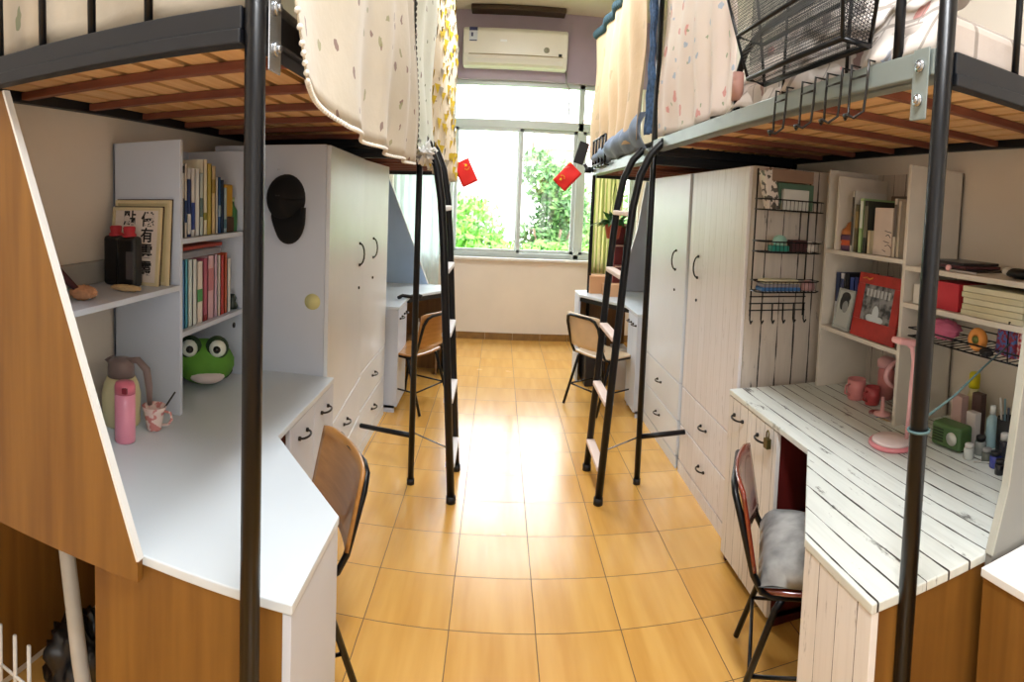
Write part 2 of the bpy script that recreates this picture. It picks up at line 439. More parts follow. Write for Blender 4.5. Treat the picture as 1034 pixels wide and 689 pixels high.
tree('dim green hedge tree far behind the bushes on the right', 2.9, 16, -1.0, 3.2, 1.8, ('#7fae5c', '#6b9a52'), 3000, 6, .14)
bl = thing('apartment_building', 'pale apartment building with grey windows seen through the left pane', 'building', (-2.6, 24, -3))
mb = MB().box(-6.5, 1.0, 22, 28, -3, 5.4); mb.build('facade', mat('pale_facade', '#e9ecee', .9, var=.03), bl)
for k in range(5):
    for r_ in range(3):
        mb = MB().box(-5.6 + k * 1.3, -4.9 + k * 1.3, 21.93, 22.0, -.6 + r_ * 2.0, .6 + r_ * 2.0)
        mb.build('window', mat('facade_window', '#aebcc6', .2), bl)
bl = thing('outbuilding', 'low house with pinkish sloping roof seen through the right pane', 'building', (3.6, 22, -3))
MB().box(1.6, 7.0, 19, 24, -3, 3.4).build('house_wall', mat('house_plaster', '#eeece6', .9, var=.03), bl)
MB().prism([(18.5, 3.2), (24.5, 3.2), (24.5, 3.35), (21.5, 4.6), (18.5, 3.35)], 6.2, 'X', 1.2).build('roof', mat('pinkish_roof_tile', '#c79a90', .8), bl)

# ------------------------------------------------------------------ loft beds
XAL, XAR = -.41, .80       # aisle side post lines
def leg_post(x, y, z1, r=.0185): return MB().tube([(x, y, .02), (x, y, z1)], r, 14)
def loft_bed(label, xa, xw, y0, y1, near, rail_mat, ztop=1.86, posts=(1, 1), ptop=2.7, rh=.07):
    s = 1 if xw > xa else -1
    t = thing('loft_bed', label, 'bed', ((xa + xw) / 2, (y0 + y1) / 2, 0), 0, 'black steel loft beds')
    for yy, k, r in ((y0, 0, .0185), (y1, 1, .016)):
        if posts[k]:
            for xx in (xa, xw - s * .03):
                p = leg_post(xx, yy, ptop if xx == xa else 2.0, r).build('post', M_BLACK, t)
                MB().tube([(xx, yy, 0), (xx, yy, .03)], r + .004, 14).build('rubber_foot', M_BLK, p)
    zb = ztop - rh
    # side rails (angle section) and end rails
    mb = MB().box(min(xa - .012, xa + .012), max(xa - .012, xa + .012), y0 + .018, y1 - .018, zb, ztop)
    mb.box(min(xa, xa + s * .05), max(xa, xa + s * .05), y0 + .018, y1 - .018, zb, zb + .006)
    mb.build('side_rail', rail_mat, t, bevel=.003)
    MB().box(min(xw - s * .04, xw - s * .015), max(xw - s * .04, xw - s * .015), y0, y1, zb, ztop).build('side_rail', M_NAVY, t, bevel=.003)
    xs, xe = sorted((xa + s * .02, xw - s * .045))
    for yy in (y0, y1):
        MB().box(xs, xe, yy - .013, yy + .013, zb + .005, ztop - .005).box(xs, xe, yy - .02, yy + .02, zb - .02, zb + .006).build('end_rail', M_NAVY, t, bevel=.003)
    # slat deck: slats run along the bed, beams across
    n = 9; wd = (xe - xs) / n
    for i in range(n):
        MB().box(xs + i * wd + .011, xs + (i + 1) * wd - .011, y0 + .03, y1 - .03, zb + .028, zb + .040).build('slat', M_SLAT, t)
    MB().box(xs, xe, y0 + .02, y1 - .02, zb + .0405, zb + .0445).build('gap_shade_sheet', mat('slat_gap_shade', '#3d2c22', .9), t)  # added dark sheet that makes the gaps between slats look shaded
    y = y0 + .30
    while y < y1 - .05:
        MB().box(xs, xe, y - .016, y + .016, zb + .006, zb + .027).build('cross_beam', M_BEAM, t, bevel=.002); y += .31
    # guard bars at the end that faces the room, top rail
    if near:
        for i in range(5):
            xx = xa + s * (.215 + .135 * i)
            if abs(xx - xa) < abs(xw - xa) - .05:
                MB().tube([(xx, y0, ztop - .01), (xx, y0, 2.25)], .0085, 8).build('guard_bar', M_BLACK, t)
        MB().tube([(xa, y0, 2.26), (xw - s * .03, y0, 2.26)], .014, 10).build('guard_rail', M_BLACK, t)
    return t
def bracket(bed, x, y, s, m, dy):
    """slotted plate with two bolts that ties the rail to the post; lies on the aisle face of the rail"""
    xo = x - s * .016
    b = MB().box(min(xo, xo - s * .004), max(xo, xo - s * .004), min(y, y + dy), max(y, y + dy), 1.715, 1.862).build('corner_plate', m, bed, bevel=.002)
    for z in (1.825, 1.755):
        yy = y + dy * .5
        MB().tube([(xo - s * .003, yy, z), (xo - s * .009, yy, z)], .013, 14).tube([(xo - s * .009, yy, z), (xo - s * .014, yy, z)], .0075, 6).build('bolt', M_CHROME, b)
bedNL = loft_bed('near left loft bed, black posts and navy rail over the pale blue desk', XAL, XL, .94, 3.02, True, M_NAVY, ztop=1.825, rh=.05)
bedNR = loft_bed('near right loft bed, glossy black post and grey rail with wire basket', XAR, XR, .895, 3.07, True, M_GREYR, rh=.055)
bedFL = loft_bed('far left loft bed by the window, under the yellow triangle curtain', XAL - .03, XL, 3.09, 5.12, False, M_NAVY, ztop=1.80, posts=(0, 1), ptop=3.1)
bedFR = loft_bed('far right loft bed by the window, under the beige and blue curtains', XAR, XR, 3.14, 5.06, False, M_GREYR, ztop=1.83, posts=(0, 1), ptop=2.9)
bracket(bedNL, XAL, .955, 1 * -1, M_CHROME, .055)
bracket(bedNR, XAR, .92, 1, M_GREYR, .05)
# stay bars between the ladder-side post and the wardrobe foot
MB().tube([(XAL, 3.02, .262), (-.735, 3.24, .20)], .014).build('stay_bar', M_BLACK, bedNL)
MB().tube([(XAR, 3.07, .262), (1.06, 3.07, .275)], .014).build('stay_bar', M_BLACK, bedNR)
MB().tube([(XAR + .01, 1.98, 1.83), (XAR + .01, 1.98, 1.99), (XAR + .01, 1.93, 2.06), (XAR + .01, 1.8, 2.10), (XAR + .01, .92, 2.13)], .012, 10).build('guard_rail', M_BLACK, bedNR)
MB().tube([(XAR + .01, 1.98, 1.90), (XAR + .01, 1.98, 2.0)], .021, 14).build('grip_sleeve', mat('pinkish_brown_grip_sleeve', '#b98a7c', .6), bedNR, label='pinkish brown foam sleeve')
MB().tube([(XAR, 1.05, 1.85), (XAR, 1.05, 2.14)], .012).build('guard_bar', M_BLACK, bedNR)

# ladders
def ladder(label, s, xa, ya, yb, xfoot, rung_mat, rz, rl):
    t = thing('ladder', label, 'ladder', (xfoot, (ya + yb) / 2, 0))
    def X(z):
        k = abs(xa - xfoot)
        if z < 1.45: return xfoot + s * k * .38 * z / 1.45
        return None
    x1 = X(1.44)
    dx = xa - x1
    for y in (ya, yb):
        pts = [(xfoot, y, .015), (X(.7), y, .7), (X(1.3), y, 1.3), (x1 + dx * .06, y, 1.50), (x1 + dx * .25, y, 1.66), (x1 + dx * .55, y, 1.765), (x1 + dx * .9, y, 1.825), (xa + s * .0, y, 1.84)]
        st = MB().tube(pts, .0195, 12).build('stile', M_BLACK, t)
        MB().tube([(xfoot, y, 0), (xfoot, y, .035)], .024, 12).build('rubber_foot', M_BLK, st)
    for z in rz:
        xx = X(z) if z < 1.44 else x1 + dx * .04
        r_ = MB().box(xx - .024, xx + .024, ya + .012, yb - .012, z - .014, z + .012).build('rung', rung_mat, t, bevel=.006)
    MB().tube([(X(.275), ya, .275), (xa, ya + .2, .262)], .004, 6).build('tie_rod', M_CHROME, t)
    return t
M_RUNG = mat('pinkish_white_rung_pad', '#f0dcd2', .7, var=.05)
ladder('left black tube ladder with white padded rungs, seen almost edge on', -1, XAL, 2.86, 3.22, -.184, mat('white_rung_pad', '#eeecec', .7, var=.04), (.185, .51, .84, 1.155, 1.46), 1)
ladder('right black tube ladder with pinkish white rungs by the wardrobes', 1, XAR, 2.87, 3.26, .553, M_RUNG, (.175, .51, .84, 1.155, 1.47), 1)

# ------------------------------------------------------------------ wardrobes
def handle(parent, x, y, z, s, length=.115, horiz=False, m=M_DARKM):
    mb = MB(); n = 8; pts = []
    for i in range(n + 1):
        a = PI * i / n; u = -length / 2 * math.cos(a); o = .024 * math.sin(a)
        pts.append((x - s * (.004 + o), y + (u if horiz else 0), z + (0 if horiz else u)))
    mb.tube(pts, .0042, 8)
    for e in (-1, 1):
        p = (x - s * .004, y + (e * length / 2 if horiz else 0), z + (0 if horiz else e * length / 2))
        mb.tube([(x, p[1], p[2]), (x - s * .008, p[1], p[2])], .008, 10)
    return mb.build('handle', m, parent)
def wardrobe(label, s, xf, xb, y0, y1, side_mat, door_mat, hy, ztop=1.715, turn=0):
    t = thing('wardrobe', label, 'wardrobe', ((xf + xb) / 2, (y0 + y1) / 2, 0), 0, 'tall white wardrobes')
    a, b = sorted((xf + s * .018, xb))
    mb = MB().box(a, b, y0, y1, 0.0, ztop); mb.build('body', side_mat, t, bevel=.002)
    a, b = sorted((xf, xf + s * .0175))
    d = MB().box(a, b, y0 + .004, y1 - .004, .50, ztop - .003).build('door', door_mat, t, bevel=.003)
    handle(d, xf, hy, 1.20, s)
    MB().tube([(xf, hy, 1.02), (xf - s * .006, hy, 1.02)], .008, 12).build('lock', M_DARKM, d)
    for z0, z1 in ((.075, .275), (.282, .494)):
        dr = MB().box(a, b, y0 + .004, y1 - .004, z0, z1).build('drawer', door_mat, t, bevel=.003)
        handle(dr, xf, (y0 + y1) / 2, (z0 + z1) / 2 + .01, s, .08, True)
    MB().box(min(xf, xf + s * .01), max(xf, xf + s * .01), y0, y1, 0, .068).build('plinth', door_mat, t)
    if turn:   # stands slightly askew, turned about its far front corner
        pv = Vector((xf, y1, 0)); rot = Matrix.Rotation(turn, 4, 'Z')
        t.location = pv + rot.to_3x3() @ (Vector(t.location) - pv); t.rotation_euler = (0, 0, turn)
    return t
wLN = wardrobe('near left wardrobe with the black cap hung on its side', -1, -.735, XL + .05, 2.35, 3.20, M_WHITE, M_WDOOR, 3.07, turn=R(3.4))
wLF = wardrobe('far left wardrobe, second from the camera beside the far desk', -1, -.745, XL + .01, 3.225, 3.98, M_WHITE, M_WDOOR, 3.50)
wRN = wardrobe('near right wardrobe clad in whitewashed boards with the wire rack on its side', 1, 1.07, XR - .05, 2.385, 3.19, M_PLK_SIDE, M_PLK_DOOR, 3.02, turn=R(-.9))
wRF = wardrobe('far right wardrobe behind the right ladder, smooth cream door', 1, 1.065, XR - .01, 3.225, 4.05, M_WHITE, M_WDOOR, 3.42)

# ------------------------------------------------------------------ desks
HZ = .75
def desk(label, s, xn, xw_, xwall, ynear, ys0, ys1, ymid, yfar, top_mat, front_mat, flip=False, panel_poly=None, panel_mat=None, front_planked=None, tray=False, rim=None, rim_mat=None):
    """L-shaped desk: wide end block at ynear, narrow run to yfar. flip mirrors along Y."""
    t = thing('desk', label, 'desk', ((xn + xwall) / 2, (ynear + yfar) / 2, 0))
    top = [(xwall, ynear), (xw_, ynear), (xw_, ys0), (xn, ys1), (xn, yfar), (xwall, yfar)]
    MB().prism(top, .022, 'Z', HZ - .022).build('desktop', top_mat, t, bevel=.003)
    fy = -1 if flip else 1
    # end board under the top
    a, b = sorted((xw_ + s * .004, xw_ + s * .462)); ya, yb = sorted((ynear + fy * .004, ynear + fy * .022))
    MB().box(a, b, ya, yb, 0, HZ - .023).build('end_board', M_ORANGE, t, bevel=.001)
    # aisle board of the wide block
    a, b = sorted((xw_ + s * .002, xw_ + s * .02)); ya, yb = sorted((ynear + fy * .002, ys0))
    MB().box(a, b, ya, yb, 0, HZ - .023).build('aisle_board', front_mat, t, bevel=.002)
    # lining of the knee hole
    a, b = sorted((xw_ + s * .021, xwall)); ya, yb = sorted((ys0 - fy * .0, ys0 + fy * .016))
    a, b = sorted((xwall, xwall - s * .016)); ya, yb = sorted((ynear + fy * .03, yfar))
    MB().box(a, b, ya, yb, .05, HZ - .03).build('back_board', M_REDSHADE if flip else M_ORANGE, t)
    # cabinet at the wardrobe end
    cy0 = ymid
    ya, yb = sorted((cy0, yfar)); a, b = sorted((xn + s * .02, xwall - s * .02))
    MB().box(a, b, ya, ya + .016, 0, HZ - .023).box(a, b, yb - .016, yb, 0, HZ - .023).box(a, b, ya, yb, .03, .05).build('cabinet_body', front_mat if flip else M_REDSHADE, t)
    a, b = sorted((xn + s * .003, xn + s * .02)); ym = (cy0 + yfar) / 2
    for k, (p, q) in enumerate((sorted((cy0, ym - fy * .002)), sorted((ym + fy * .002, yfar)))):
        d = MB().box(a, b, p, q, .04, HZ - .026).build('door', front_mat, t, bevel=.002)
        handle(d, xn + s * .003, (p + q) / 2, HZ - .09, s, .085, True)
    # slanted end panel
    ya, yb = sorted((ynear - fy * .019, ynear - fy * .001))
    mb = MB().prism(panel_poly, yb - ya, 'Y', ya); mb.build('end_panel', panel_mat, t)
    if rim:
        pp = rim
        mb = MB()
        for (x0, z0), (x1, z1) in zip(pp[:-1], pp[1:]):
            d = Vector((x1 - x0, 0, z1 - z0)); L_ = d.length
            ang = math.atan2(d.x, d.z)
            mb.boxm(((x0 + x1) / 2 , (ya + yb) / 2, (z0 + z1) / 2), (.006, .0205, L_), Matrix.Rotation(ang, 3, 'Y'))
        mb.build('edge_band', rim_mat or M_EDGE, t)
    if tray:  # flat black slab just below the slanted front edge
        a, b = sorted((xw_ + s * .03, xn + s * .03))
        mb = MB().prism([(xw_ + s * .012, ys0), (xn + s * .012, ys1), (xn + s * .3, ys1), (xw_ + s * .3, ys0)], .03, 'Z', HZ - .06)
        mb.build('under_edge_slab', M_BLK, t, label='black slab under the front edge')
    return t
pL = [(-.674, .70), (-.674, .752), (-1.052, 1.752), (XL + .01, 1.752), (XL + .01, .665)]
deskNL = desk('near left L-shaped desk with pale blue-white top and tall slanted orange end panel', -1, -.65, -.345, XL + .01, .985, 1.31, 1.70, 1.82, 2.345,
     M_DESK, M_WHITE, panel_poly=pL, panel_mat=M_ORANGE, rim=[(-.674, .745), (-1.052, 1.752)])
pR = [(1.035, .69), (1.04, .752), (1.082, .9), (1.125, 1.3), (1.30, 1.752), (XR - .01, 1.752), (XR - .01, .69)]
deskNR = desk('near right L-shaped desk covered in distressed whitewashed boards', 1, .99, .715, XR - .01, .90, 1.17, 1.64, 1.86, 2.315,
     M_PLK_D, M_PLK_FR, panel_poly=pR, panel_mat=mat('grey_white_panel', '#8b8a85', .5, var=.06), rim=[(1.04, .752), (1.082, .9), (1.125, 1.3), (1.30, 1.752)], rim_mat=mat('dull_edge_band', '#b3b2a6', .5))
pFL = [(-.60, .69), (-.60, .752), (-1.0, 1.74), (XL + .01, 1.74), (XL + .01, .69)]
deskFL = desk('far left white desk by the window with slanted white panel coloured as in blue shade', -1, -.66, -.40, XL + .01, 5.2, 4.95, 4.55, 4.4, 4.03,
     M_DESK, M_WHITE, flip=True, panel_poly=pFL, panel_mat=mat('blue_shaded_white_panel', '#a9c2df', .5, var=.05), tray=True, rim=[(-.60, .752), (-1.0, 1.74)])  # white inner panel face, its bluish shade put into the colour
pFR = [(1.10, .69), (1.10, .752), (1.24, 1.3), (1.3, 1.74), (XR - .01, 1.74), (XR - .01, .69)]
deskFR = desk('far right white desk by the window with a black slab under its edge', 1, 1.0, .70, XR - .01, 5.2, 4.95, 4.45, 4.35, 4.06,
     M_DESK, M_WHITE, flip=True, panel_poly=pFR, panel_mat=mat('grey_blue_panel', '#aeb6c2', .5, var=.05), tray=True, rim=[(1.10, .752), (1.24, 1.3), (1.3, 1.74)])
# padlock on the right desk door
MB().box(.966, .984, 1.885, 1.915, .655, .69).tube([(.975, 1.891, .69), (.975, 1.891, .712), (.975, 1.9, .72), (.975, 1.909, .712), (.975, 1.909, .69)], .003, 8).build('padlock', mat('aged_brass', '#6d6238', .35, metal=.8), None, bevel=.003, label='small aged brass padlock on the near right desk door', cat='padlock')

# ------------------------------------------------------------------ bookcases (hutches on the desks)
def bookcase(label, s, xf, xwall, y0, y1, ztop, shelves, divs, m, back_m, side_shelves, ynear, xcut):
    t = thing('bookcase', label, 'bookcase', ((xf + xwall) / 2, (y0 + y1) / 2, HZ))
    a, b = sorted((xf, xwall))
    th = .018
    MB().box(a, b, y0, y0 + th, HZ, ztop).build('side_panel', m, t, bevel=.0015)
    MB().box(a, b, y1 - th, y1, HZ, ztop).build('side_panel', m, t, bevel=.0015)
    ba, bb_ = sorted((xwall, xwall - s * .008))
    MB().box(ba, bb_, y0, y1, HZ, ztop).build('back_panel', back_m, t)
    for z in shelves:
        MB().box(a, b, y0 + th, y1 - th, z - .018, z).build('shelf', m, t, bevel=.0015)
    for y, z0, z1 in divs:
        MB().box(a, b, y, y + .014, z0, z1).build('divider', m, t, bevel=.0015)
    for z in side_shelves:
        MB().box(a, b, ynear, y0, z - .018, z).build('side_shelf', m, t, bevel=.0015)
    return t
bcL = bookcase('white bookcase on the near left desk holding upright books', -1, -1.01, XL + .012, 1.705, 2.25, 1.685, (1.355, 1.035), (), M_WHITE, M_WHITE, (1.20,), 1.005, 0)
bcR = bookcase('whitewashed bookcase on the near right desk with snack tub, albums and red photo frame', 1, 1.388, XR - .012, 1.69, 2.27, 1.72, (1.37, 1.03), ((2.172, 1.37, 1.69),), M_PLK_SIDE if False else mat('warm_white_board', '#d9d2c6', .5, var=.07), M_PLK_BACK, (1.215, 1.35), 1.05, 0)

# ------------------------------------------------------------------ air conditioner
ac = thing('air_conditioner', 'white wall air conditioner with an energy label above the window', 'air conditioner', (.12, YF - .1, 2.88))
M_AC = mat('ac_white_plastic', '#ece6dc', .35, var=.02)
MB().prism([(YF - .003, 2.90), (YF - .003, 3.29), (YF - .17, 3.29), (YF - .205, 3.25), (YF - .205, 3.02), (YF - .15, 2.90)], 1.08, 'X', -.43).build('casing', M_AC, ac, bevel=.015, seg=3)
MB().boxm((.11, YF - .192, 2.955), (.98, .008, .075), Matrix.Rotation(R(-24), 3, 'X')).build('air_louver', M_AC, ac, bevel=.003)
MB().box(-.37, .60, YF - .209, YF - .204, 3.008, 3.016).build('panel_seam', mat('ac_seam', '#9c8a60', .6), ac)
lb = MB().box(-.37, -.285, YF - .2085, YF - .204, 3.14, 3.28).build('energy_label', mat('label_pale', '#d7dbe6', .5), ac)
MB().box(-.37, -.285, YF - .2095, YF - .2084, 3.245, 3.28).box(-.365, -.29, YF - .2095, YF - .2084, 3.14, 3.15).box(-.35, -.33, YF - .2095, YF - .2084, 3.185, 3.225).build('label_print', mat('label_navy', '#2b2f5e', .5), lb)
MB().box(-.05, .02, YF - .2085, YF - .204, 3.14, 3.165).build('badge', mat('pale_badge', '#fbfbfb', .3), ac, bevel=.002)
MB().tube([(.43, YF - .2045, 3.075), (.43, YF - .208, 3.075)], .03, 20).build('round_seal', mat('seal_grey', '#a8a294', .5), ac)
MB().box(.555, .59, YF - .208, YF - .204, 3.015, 3.045).build('display', M_BLK, ac)
MB().tube([(.66, YF - .02, 2.90), (.665, YF - .015, 2.80), (.70, YF - .02, 2.74), (.71, YF - .02, 2.45)], .008, 8).build('drain_hose', mat('hose_grey', '#9a9a98', .6), ac)

# ------------------------------------------------------------------ curtains and bedding
def interp(pts, x):
    for (a, b), (c, d) in zip(pts[:-1], pts[1:]):
        if x <= c: return b + (d - b) * max(0, (x - a)) / (c - a)
    return pts[-1][1]
def drape(name, label, cat, x0, y0, y1, zt, zb, m, amp=.02, period=.16, extra=None, solid=.003, hem=None, group=None, lean=0, seedo=0, parent=None):
    def P(u, v):
        y = y0 + (y1 - y0) * u; b = zb(y) if callable(zb) else zb; tz = zt(y) if callable(zt) else zt
        z = b + (tz - b) * v
        a = amp * (1 - .55 * v)
        return Vector((x0 + a * math.sin(2 * PI * y / period + 1.3 * math.sin(3.1 * y + seedo)) + lean * (1 - v) + .012 * math.sin(z * 7 + y * 3), y, z))
    n = max(24, int((y1 - y0) / period * 14))
    mb = MB().sheet(P, min(n, 220), 26)
    root = mb.build(name, m, parent, solid=solid, label=label, cat=cat, group=group)
    if hem:
        mb = MB()
        k = int((y1 - y0) / .014)
        for i in range(k):
            p = P((i + .5) / k, 0); mb.ball((p.x, p.y, p.z - .003), .0058, seg=8)
        mb.build('pom_pom_trim', hem, root)
    return root, P
M_CUR1 = fabric('cream_star_print', '#d3c7b2', (('#6e4238', 9, .085), ('#8d8a58', 7, .07)), var='#bfb39c')
M_CUR2 = fabric('pale_green_print', '#e4e8da', (('#5b6b3a', 10, .07), ('#6e4238', 8, .06)), var='#d2d8c6')
M_CUR3 = fabric('cream_triangle_cloth', '#e8ddc6', (('#8f7a62', 9, .06),), var='#d9c9ac')
M_HEM = mat('white_pom_pom', '#ece6da', .9)
drape('bed_curtain', 'cream bed curtain with small star prints sweeping down over the near left rail', 'curtain', XAL + .035, .965, 2.47,
      2.62, lambda y: interp([(.965, 1.83), (1.0, 1.77), (1.055, 1.715), (1.374, 1.668), (2.13, 1.65), (2.47, 1.65)], y), M_CUR1, .018, .42, hem=M_HEM, lean=.012)
c2, P2 = drape('bed_curtain', 'pale greenish bed curtain with dark lace edge beside the left ladder', 'curtain', XAL + .03, 2.56, 3.14, 2.9,
      lambda y: 1.70, M_CUR2, .02, .30, lean=.01)
mb = MB()
for i in range(52):
    p = P2(.0, i / 52); mb.ball((p.x + .012, p.y - .022 + .006 * (i % 2), p.z), .015, seg=8)
mb.build('lace_edge', mat('dark_lace', '#2f2f2a', .9), c2, label='dark scalloped lace edge')
c3, P3 = drape('bed_curtain', 'cream bed curtain printed with yellow triangles beside the window', 'curtain', XAL - .01, 3.18, 5.0, 3.25,
      lambda y: 1.70 - .03 * (y - 3.2), M_CUR3, .045, .34, lean=.02)
mb = MB(); rnd = random.Random(5)
for i in range(60):
    for j in range(15):
        if rnd.random() < .5: continue
        u = (i + rnd.uniform(.2, .8)) / 60; v = (j + rnd.uniform(.2, .8)) / 15
        a = P3(u, v); du = (P3(u + .004, v) - a).normalized(); up = Vector((0, 0, 1))
        n = du.cross(up).normalized()
        if n.x < 0: n = -n
        s_ = rnd.uniform(.026, .036); mb.mi = 0 if rnd.random() < .75 else 1
        fc = mb.bm.faces.new([mb.bm.verts.new(a + n * .006 + du * dx * s_ + up * dz * s_) for dx, dz in ((-1, 1), (1, 1), (0, -1))]); fc.material_index = mb.mi
mb.build('triangle_print', [mat('yellow_print', '#d2b32f', .9), mat('grey_print', '#a39a86', .9)], c3, label='yellow printed triangles', kind='stuff')
mb = MB()
for i in range(90):
    p = P3(1, i / 90); mb.ball((p.x, p.y + .01, p.z), .016, seg=6)
mb.build('lace_edge', mat('brown_lace', '#94805e', .9), c3, label='brown beaded edge')
# white bunched cloth tied by the ladder head
def crump(cx, cy, cz, sx, sy, sz, seed, amp=.35):
    def P(u, v):
        th, ph = 2 * PI * u, PI * v
        d = Vector((math.sin(ph) * math.cos(th), math.sin(ph) * math.sin(th), math.cos(ph)))
        k = 1 + amp * noise.noise(d * 3.2 + Vector((seed, seed * 2, 0))) + amp * .6 * noise.noise(d * 8 + Vector((seed, 0, 3)))
        return Vector((cx + d.x * sx * k, cy + d.y * sy * k, cz + d.z * sz * k))
    return MB().sheet(P, 48, 26)
crump(XAL + .055, 2.80, 1.715, .035, .16, .045, 3, .9).build('lace_cloth', mat('white_lace', '#f4f3ee', .8), None, label='bunch of white lace cloth tied at the left ladder head', cat='cloth')
# near left bed: cloth behind the end bars and mattress
def P(u, v):
    x = XAL - .03 - (abs(XL - XAL) - .06) * u
    return Vector((x, .985 + .02 * math.sin(x * 22) + .01 * math.sin(x * 9 + 3 * v), 1.83 + .55 * v))
MB().sheet(P, 70, 14).build('hanging_sheet', fabric('beige_leaf_print', '#b3a692', (('#5d6b3c', 5, .09), ('#8a3b2c', 4, .11)), var='#9c907e', flat=1), None, solid=.003, label='beige leaf print cloth behind the end bars of the near left bed', cat='cloth')
def mattress(label, x0, x1, y0, y1, z0, z1, m):
    return MB().box(x0, x1, y0, y1, z0, z1).build('mattress', m, None, bevel=.03, seg=4, label=label, cat='mattress')
mattress('grey mattress on the near left bed behind the cream curtain', XL + .05, XAL - .06, 1.03, 2.99, 1.822, 1.92, mat('grey_mattress', '#6f6d6c', .9))
mattress('pale mattress on the near right bed beneath the quilt', XAR + .035, XR - .05, .93, 3.03, 1.846, 1.96, fabric('checked_mattress_cover', '#c9bcb2', (('#7a4a44', 5, .09),), grid=10, var='#b5a79c'))
mattress('mattress on the far left bed behind the triangle curtain', XL + .05, XAL - .13, 3.13, 5.08, 1.777, 1.88, mat('cream_mattress', '#c9c2b2', .9))
mattress('mattress on the far right bed behind the beige curtain', XAR + .06, XR - .05, 3.17, 5.02, 1.807, 1.90, mat('blue_mattress', '#8a97a8', .9))
M_QUILT = fabric('white_quilt_print', '#d9cfc6', (('#c9736c', 5, .10), ('#8a97b0', 7, .09), ('#4a3a34', 4.2, .07)), grid=9, var='#c6b8ae')
def P(u, v):
    y = .94 + 1.1 * u; w = v
    hgt = .17 + .05 * noise.noise(Vector((y * 4, w * 3, 0))) + .03 * math.sin(y * 9)
    x = XAR + .02 + .30 * w - .018 * math.sin(y * 13) * (1 - w)
    z = 1.862 + hgt * 2.0 * math.sin(min(1, w * 1.6) * PI / 2) + .02 * noise.noise(Vector((y * 11, w * 11, 4)))
    return Vector((x + .06 * w + .01 * math.sin(y * 31), y, z))
MB().sheet(P, 90, 34).build('quilt', M_QUILT, None, solid=.01, label='rumpled white quilt with faint checks bulging behind the right bed rail', cat='quilt')
M_CUR4 = fabric('pinkish_net_print', '#efe2d8', (('#d98c86', 6, .1), ('#9fb4cc', 7, .08), ('#8ba07a', 9, .06)), var='#e0cfc6')
drape('bed_curtain', 'pinkish white floral bed curtain between blue trim and wire basket', 'curtain', XAR + .012, 2.02, 3.04, 2.8,
      lambda y: 1.868 + .01 * math.sin(y * 9), M_CUR4, .014, .21)
c5, P5 = drape('bed_curtain', 'plain beige bed curtain beside the window on the far right bed', 'curtain', XAR - .03, 3.22, 4.96, 2.9, lambda y: 1.88, fabric('beige_cloth', '#d8bd9a', (('#b9a07e', 5, .12),), var='#c6a984'), .028, .36)
mb = MB()
for i in range(110):
    p = P5(i / 110, 1); mb.ball((p.x - .004, p.y, p.z + .012 * (i % 2)), .03, seg=6, sy=.8)
mb.build('ruffle_trim', mat('dark_teal_ruffle', '#34505c', .9), c5, label='dark teal ruffle along the top')
def P(u, v):
    y = 3.075 + .11 * u
    return Vector((XAR - .02 + .012 * math.sin(u * 12 + v * 8), y + .012 * math.sin(v * 40), 1.90 + 1.05 * v))
MB().sheet(P, 14, 60).build('curtain_tie_band', mat('denim_blue_cloth', '#4c6c98', .85, var=.5, scale=40), None, solid=.004, label='narrow denim blue lace band hanging between the two right curtains', cat='curtain')
def P(u, v):
    y = 3.20 + 1.62 * u; t = PI * v
    return Vector((XAR - .015 - .05 * math.sin(t) - .012 * math.sin(y * 23), y, 1.835 + .16 * v * (1.35 - .75 * u) + .01 * math.sin(y * 17)))
MB().sheet(P, 90, 12).build('bed_sheet', mat('grey_blue_sheet', '#8393ac', .85, var=.25, scale=14, bump=.2), None, solid=.005, label='grey blue sheet bulging over the far right bed rail', cat='sheet')
# black wire rack clipped on the far right rail
t = thing('wire_rack', 'small black wire rack clipped at the far end of the right bed', 'rack', (XAR - .06, 4.5, 1.83))
mb = MB(); xr_ = XAR - .055
for y in (4.25, 4.38, 4.52, 4.66, 4.80): mb.tube([(xr_, y, 1.80), (xr_, y, 2.02)], .009, 6)
for z in (1.82, 2.02): mb.tube([(xr_, 4.25, z), (xr_, 4.80, z)], .009, 6)
mb.build('grille', M_BLACK, t); MB().box(xr_, XAR, 4.30, 4.74, 1.802, 1.808).build('tray', M_BLACK, t)
# paddle fan
t = thing('clip_fan', 'black clip fan with one upright paddle blade by the window post', 'fan', (.735, 5.02, 1.76))
MB().boxm((.675, 5.0, 1.94), (.085, .012, .19), Matrix.Rotation(R(16), 3, 'Y')).build('blade', M_BLK, t, bevel=.01)
MB().tube([(.705, 5.0, 1.85), (.74, 5.01, 1.80), (.785, 5.03, 1.80)], .016, 10).build('neck', M_BLACK, t)
MB().tube([(.74, 5.01, 1.775), (.74, 5.01, 1.83)], .03, 14).build('motor', M_BLACK, t)

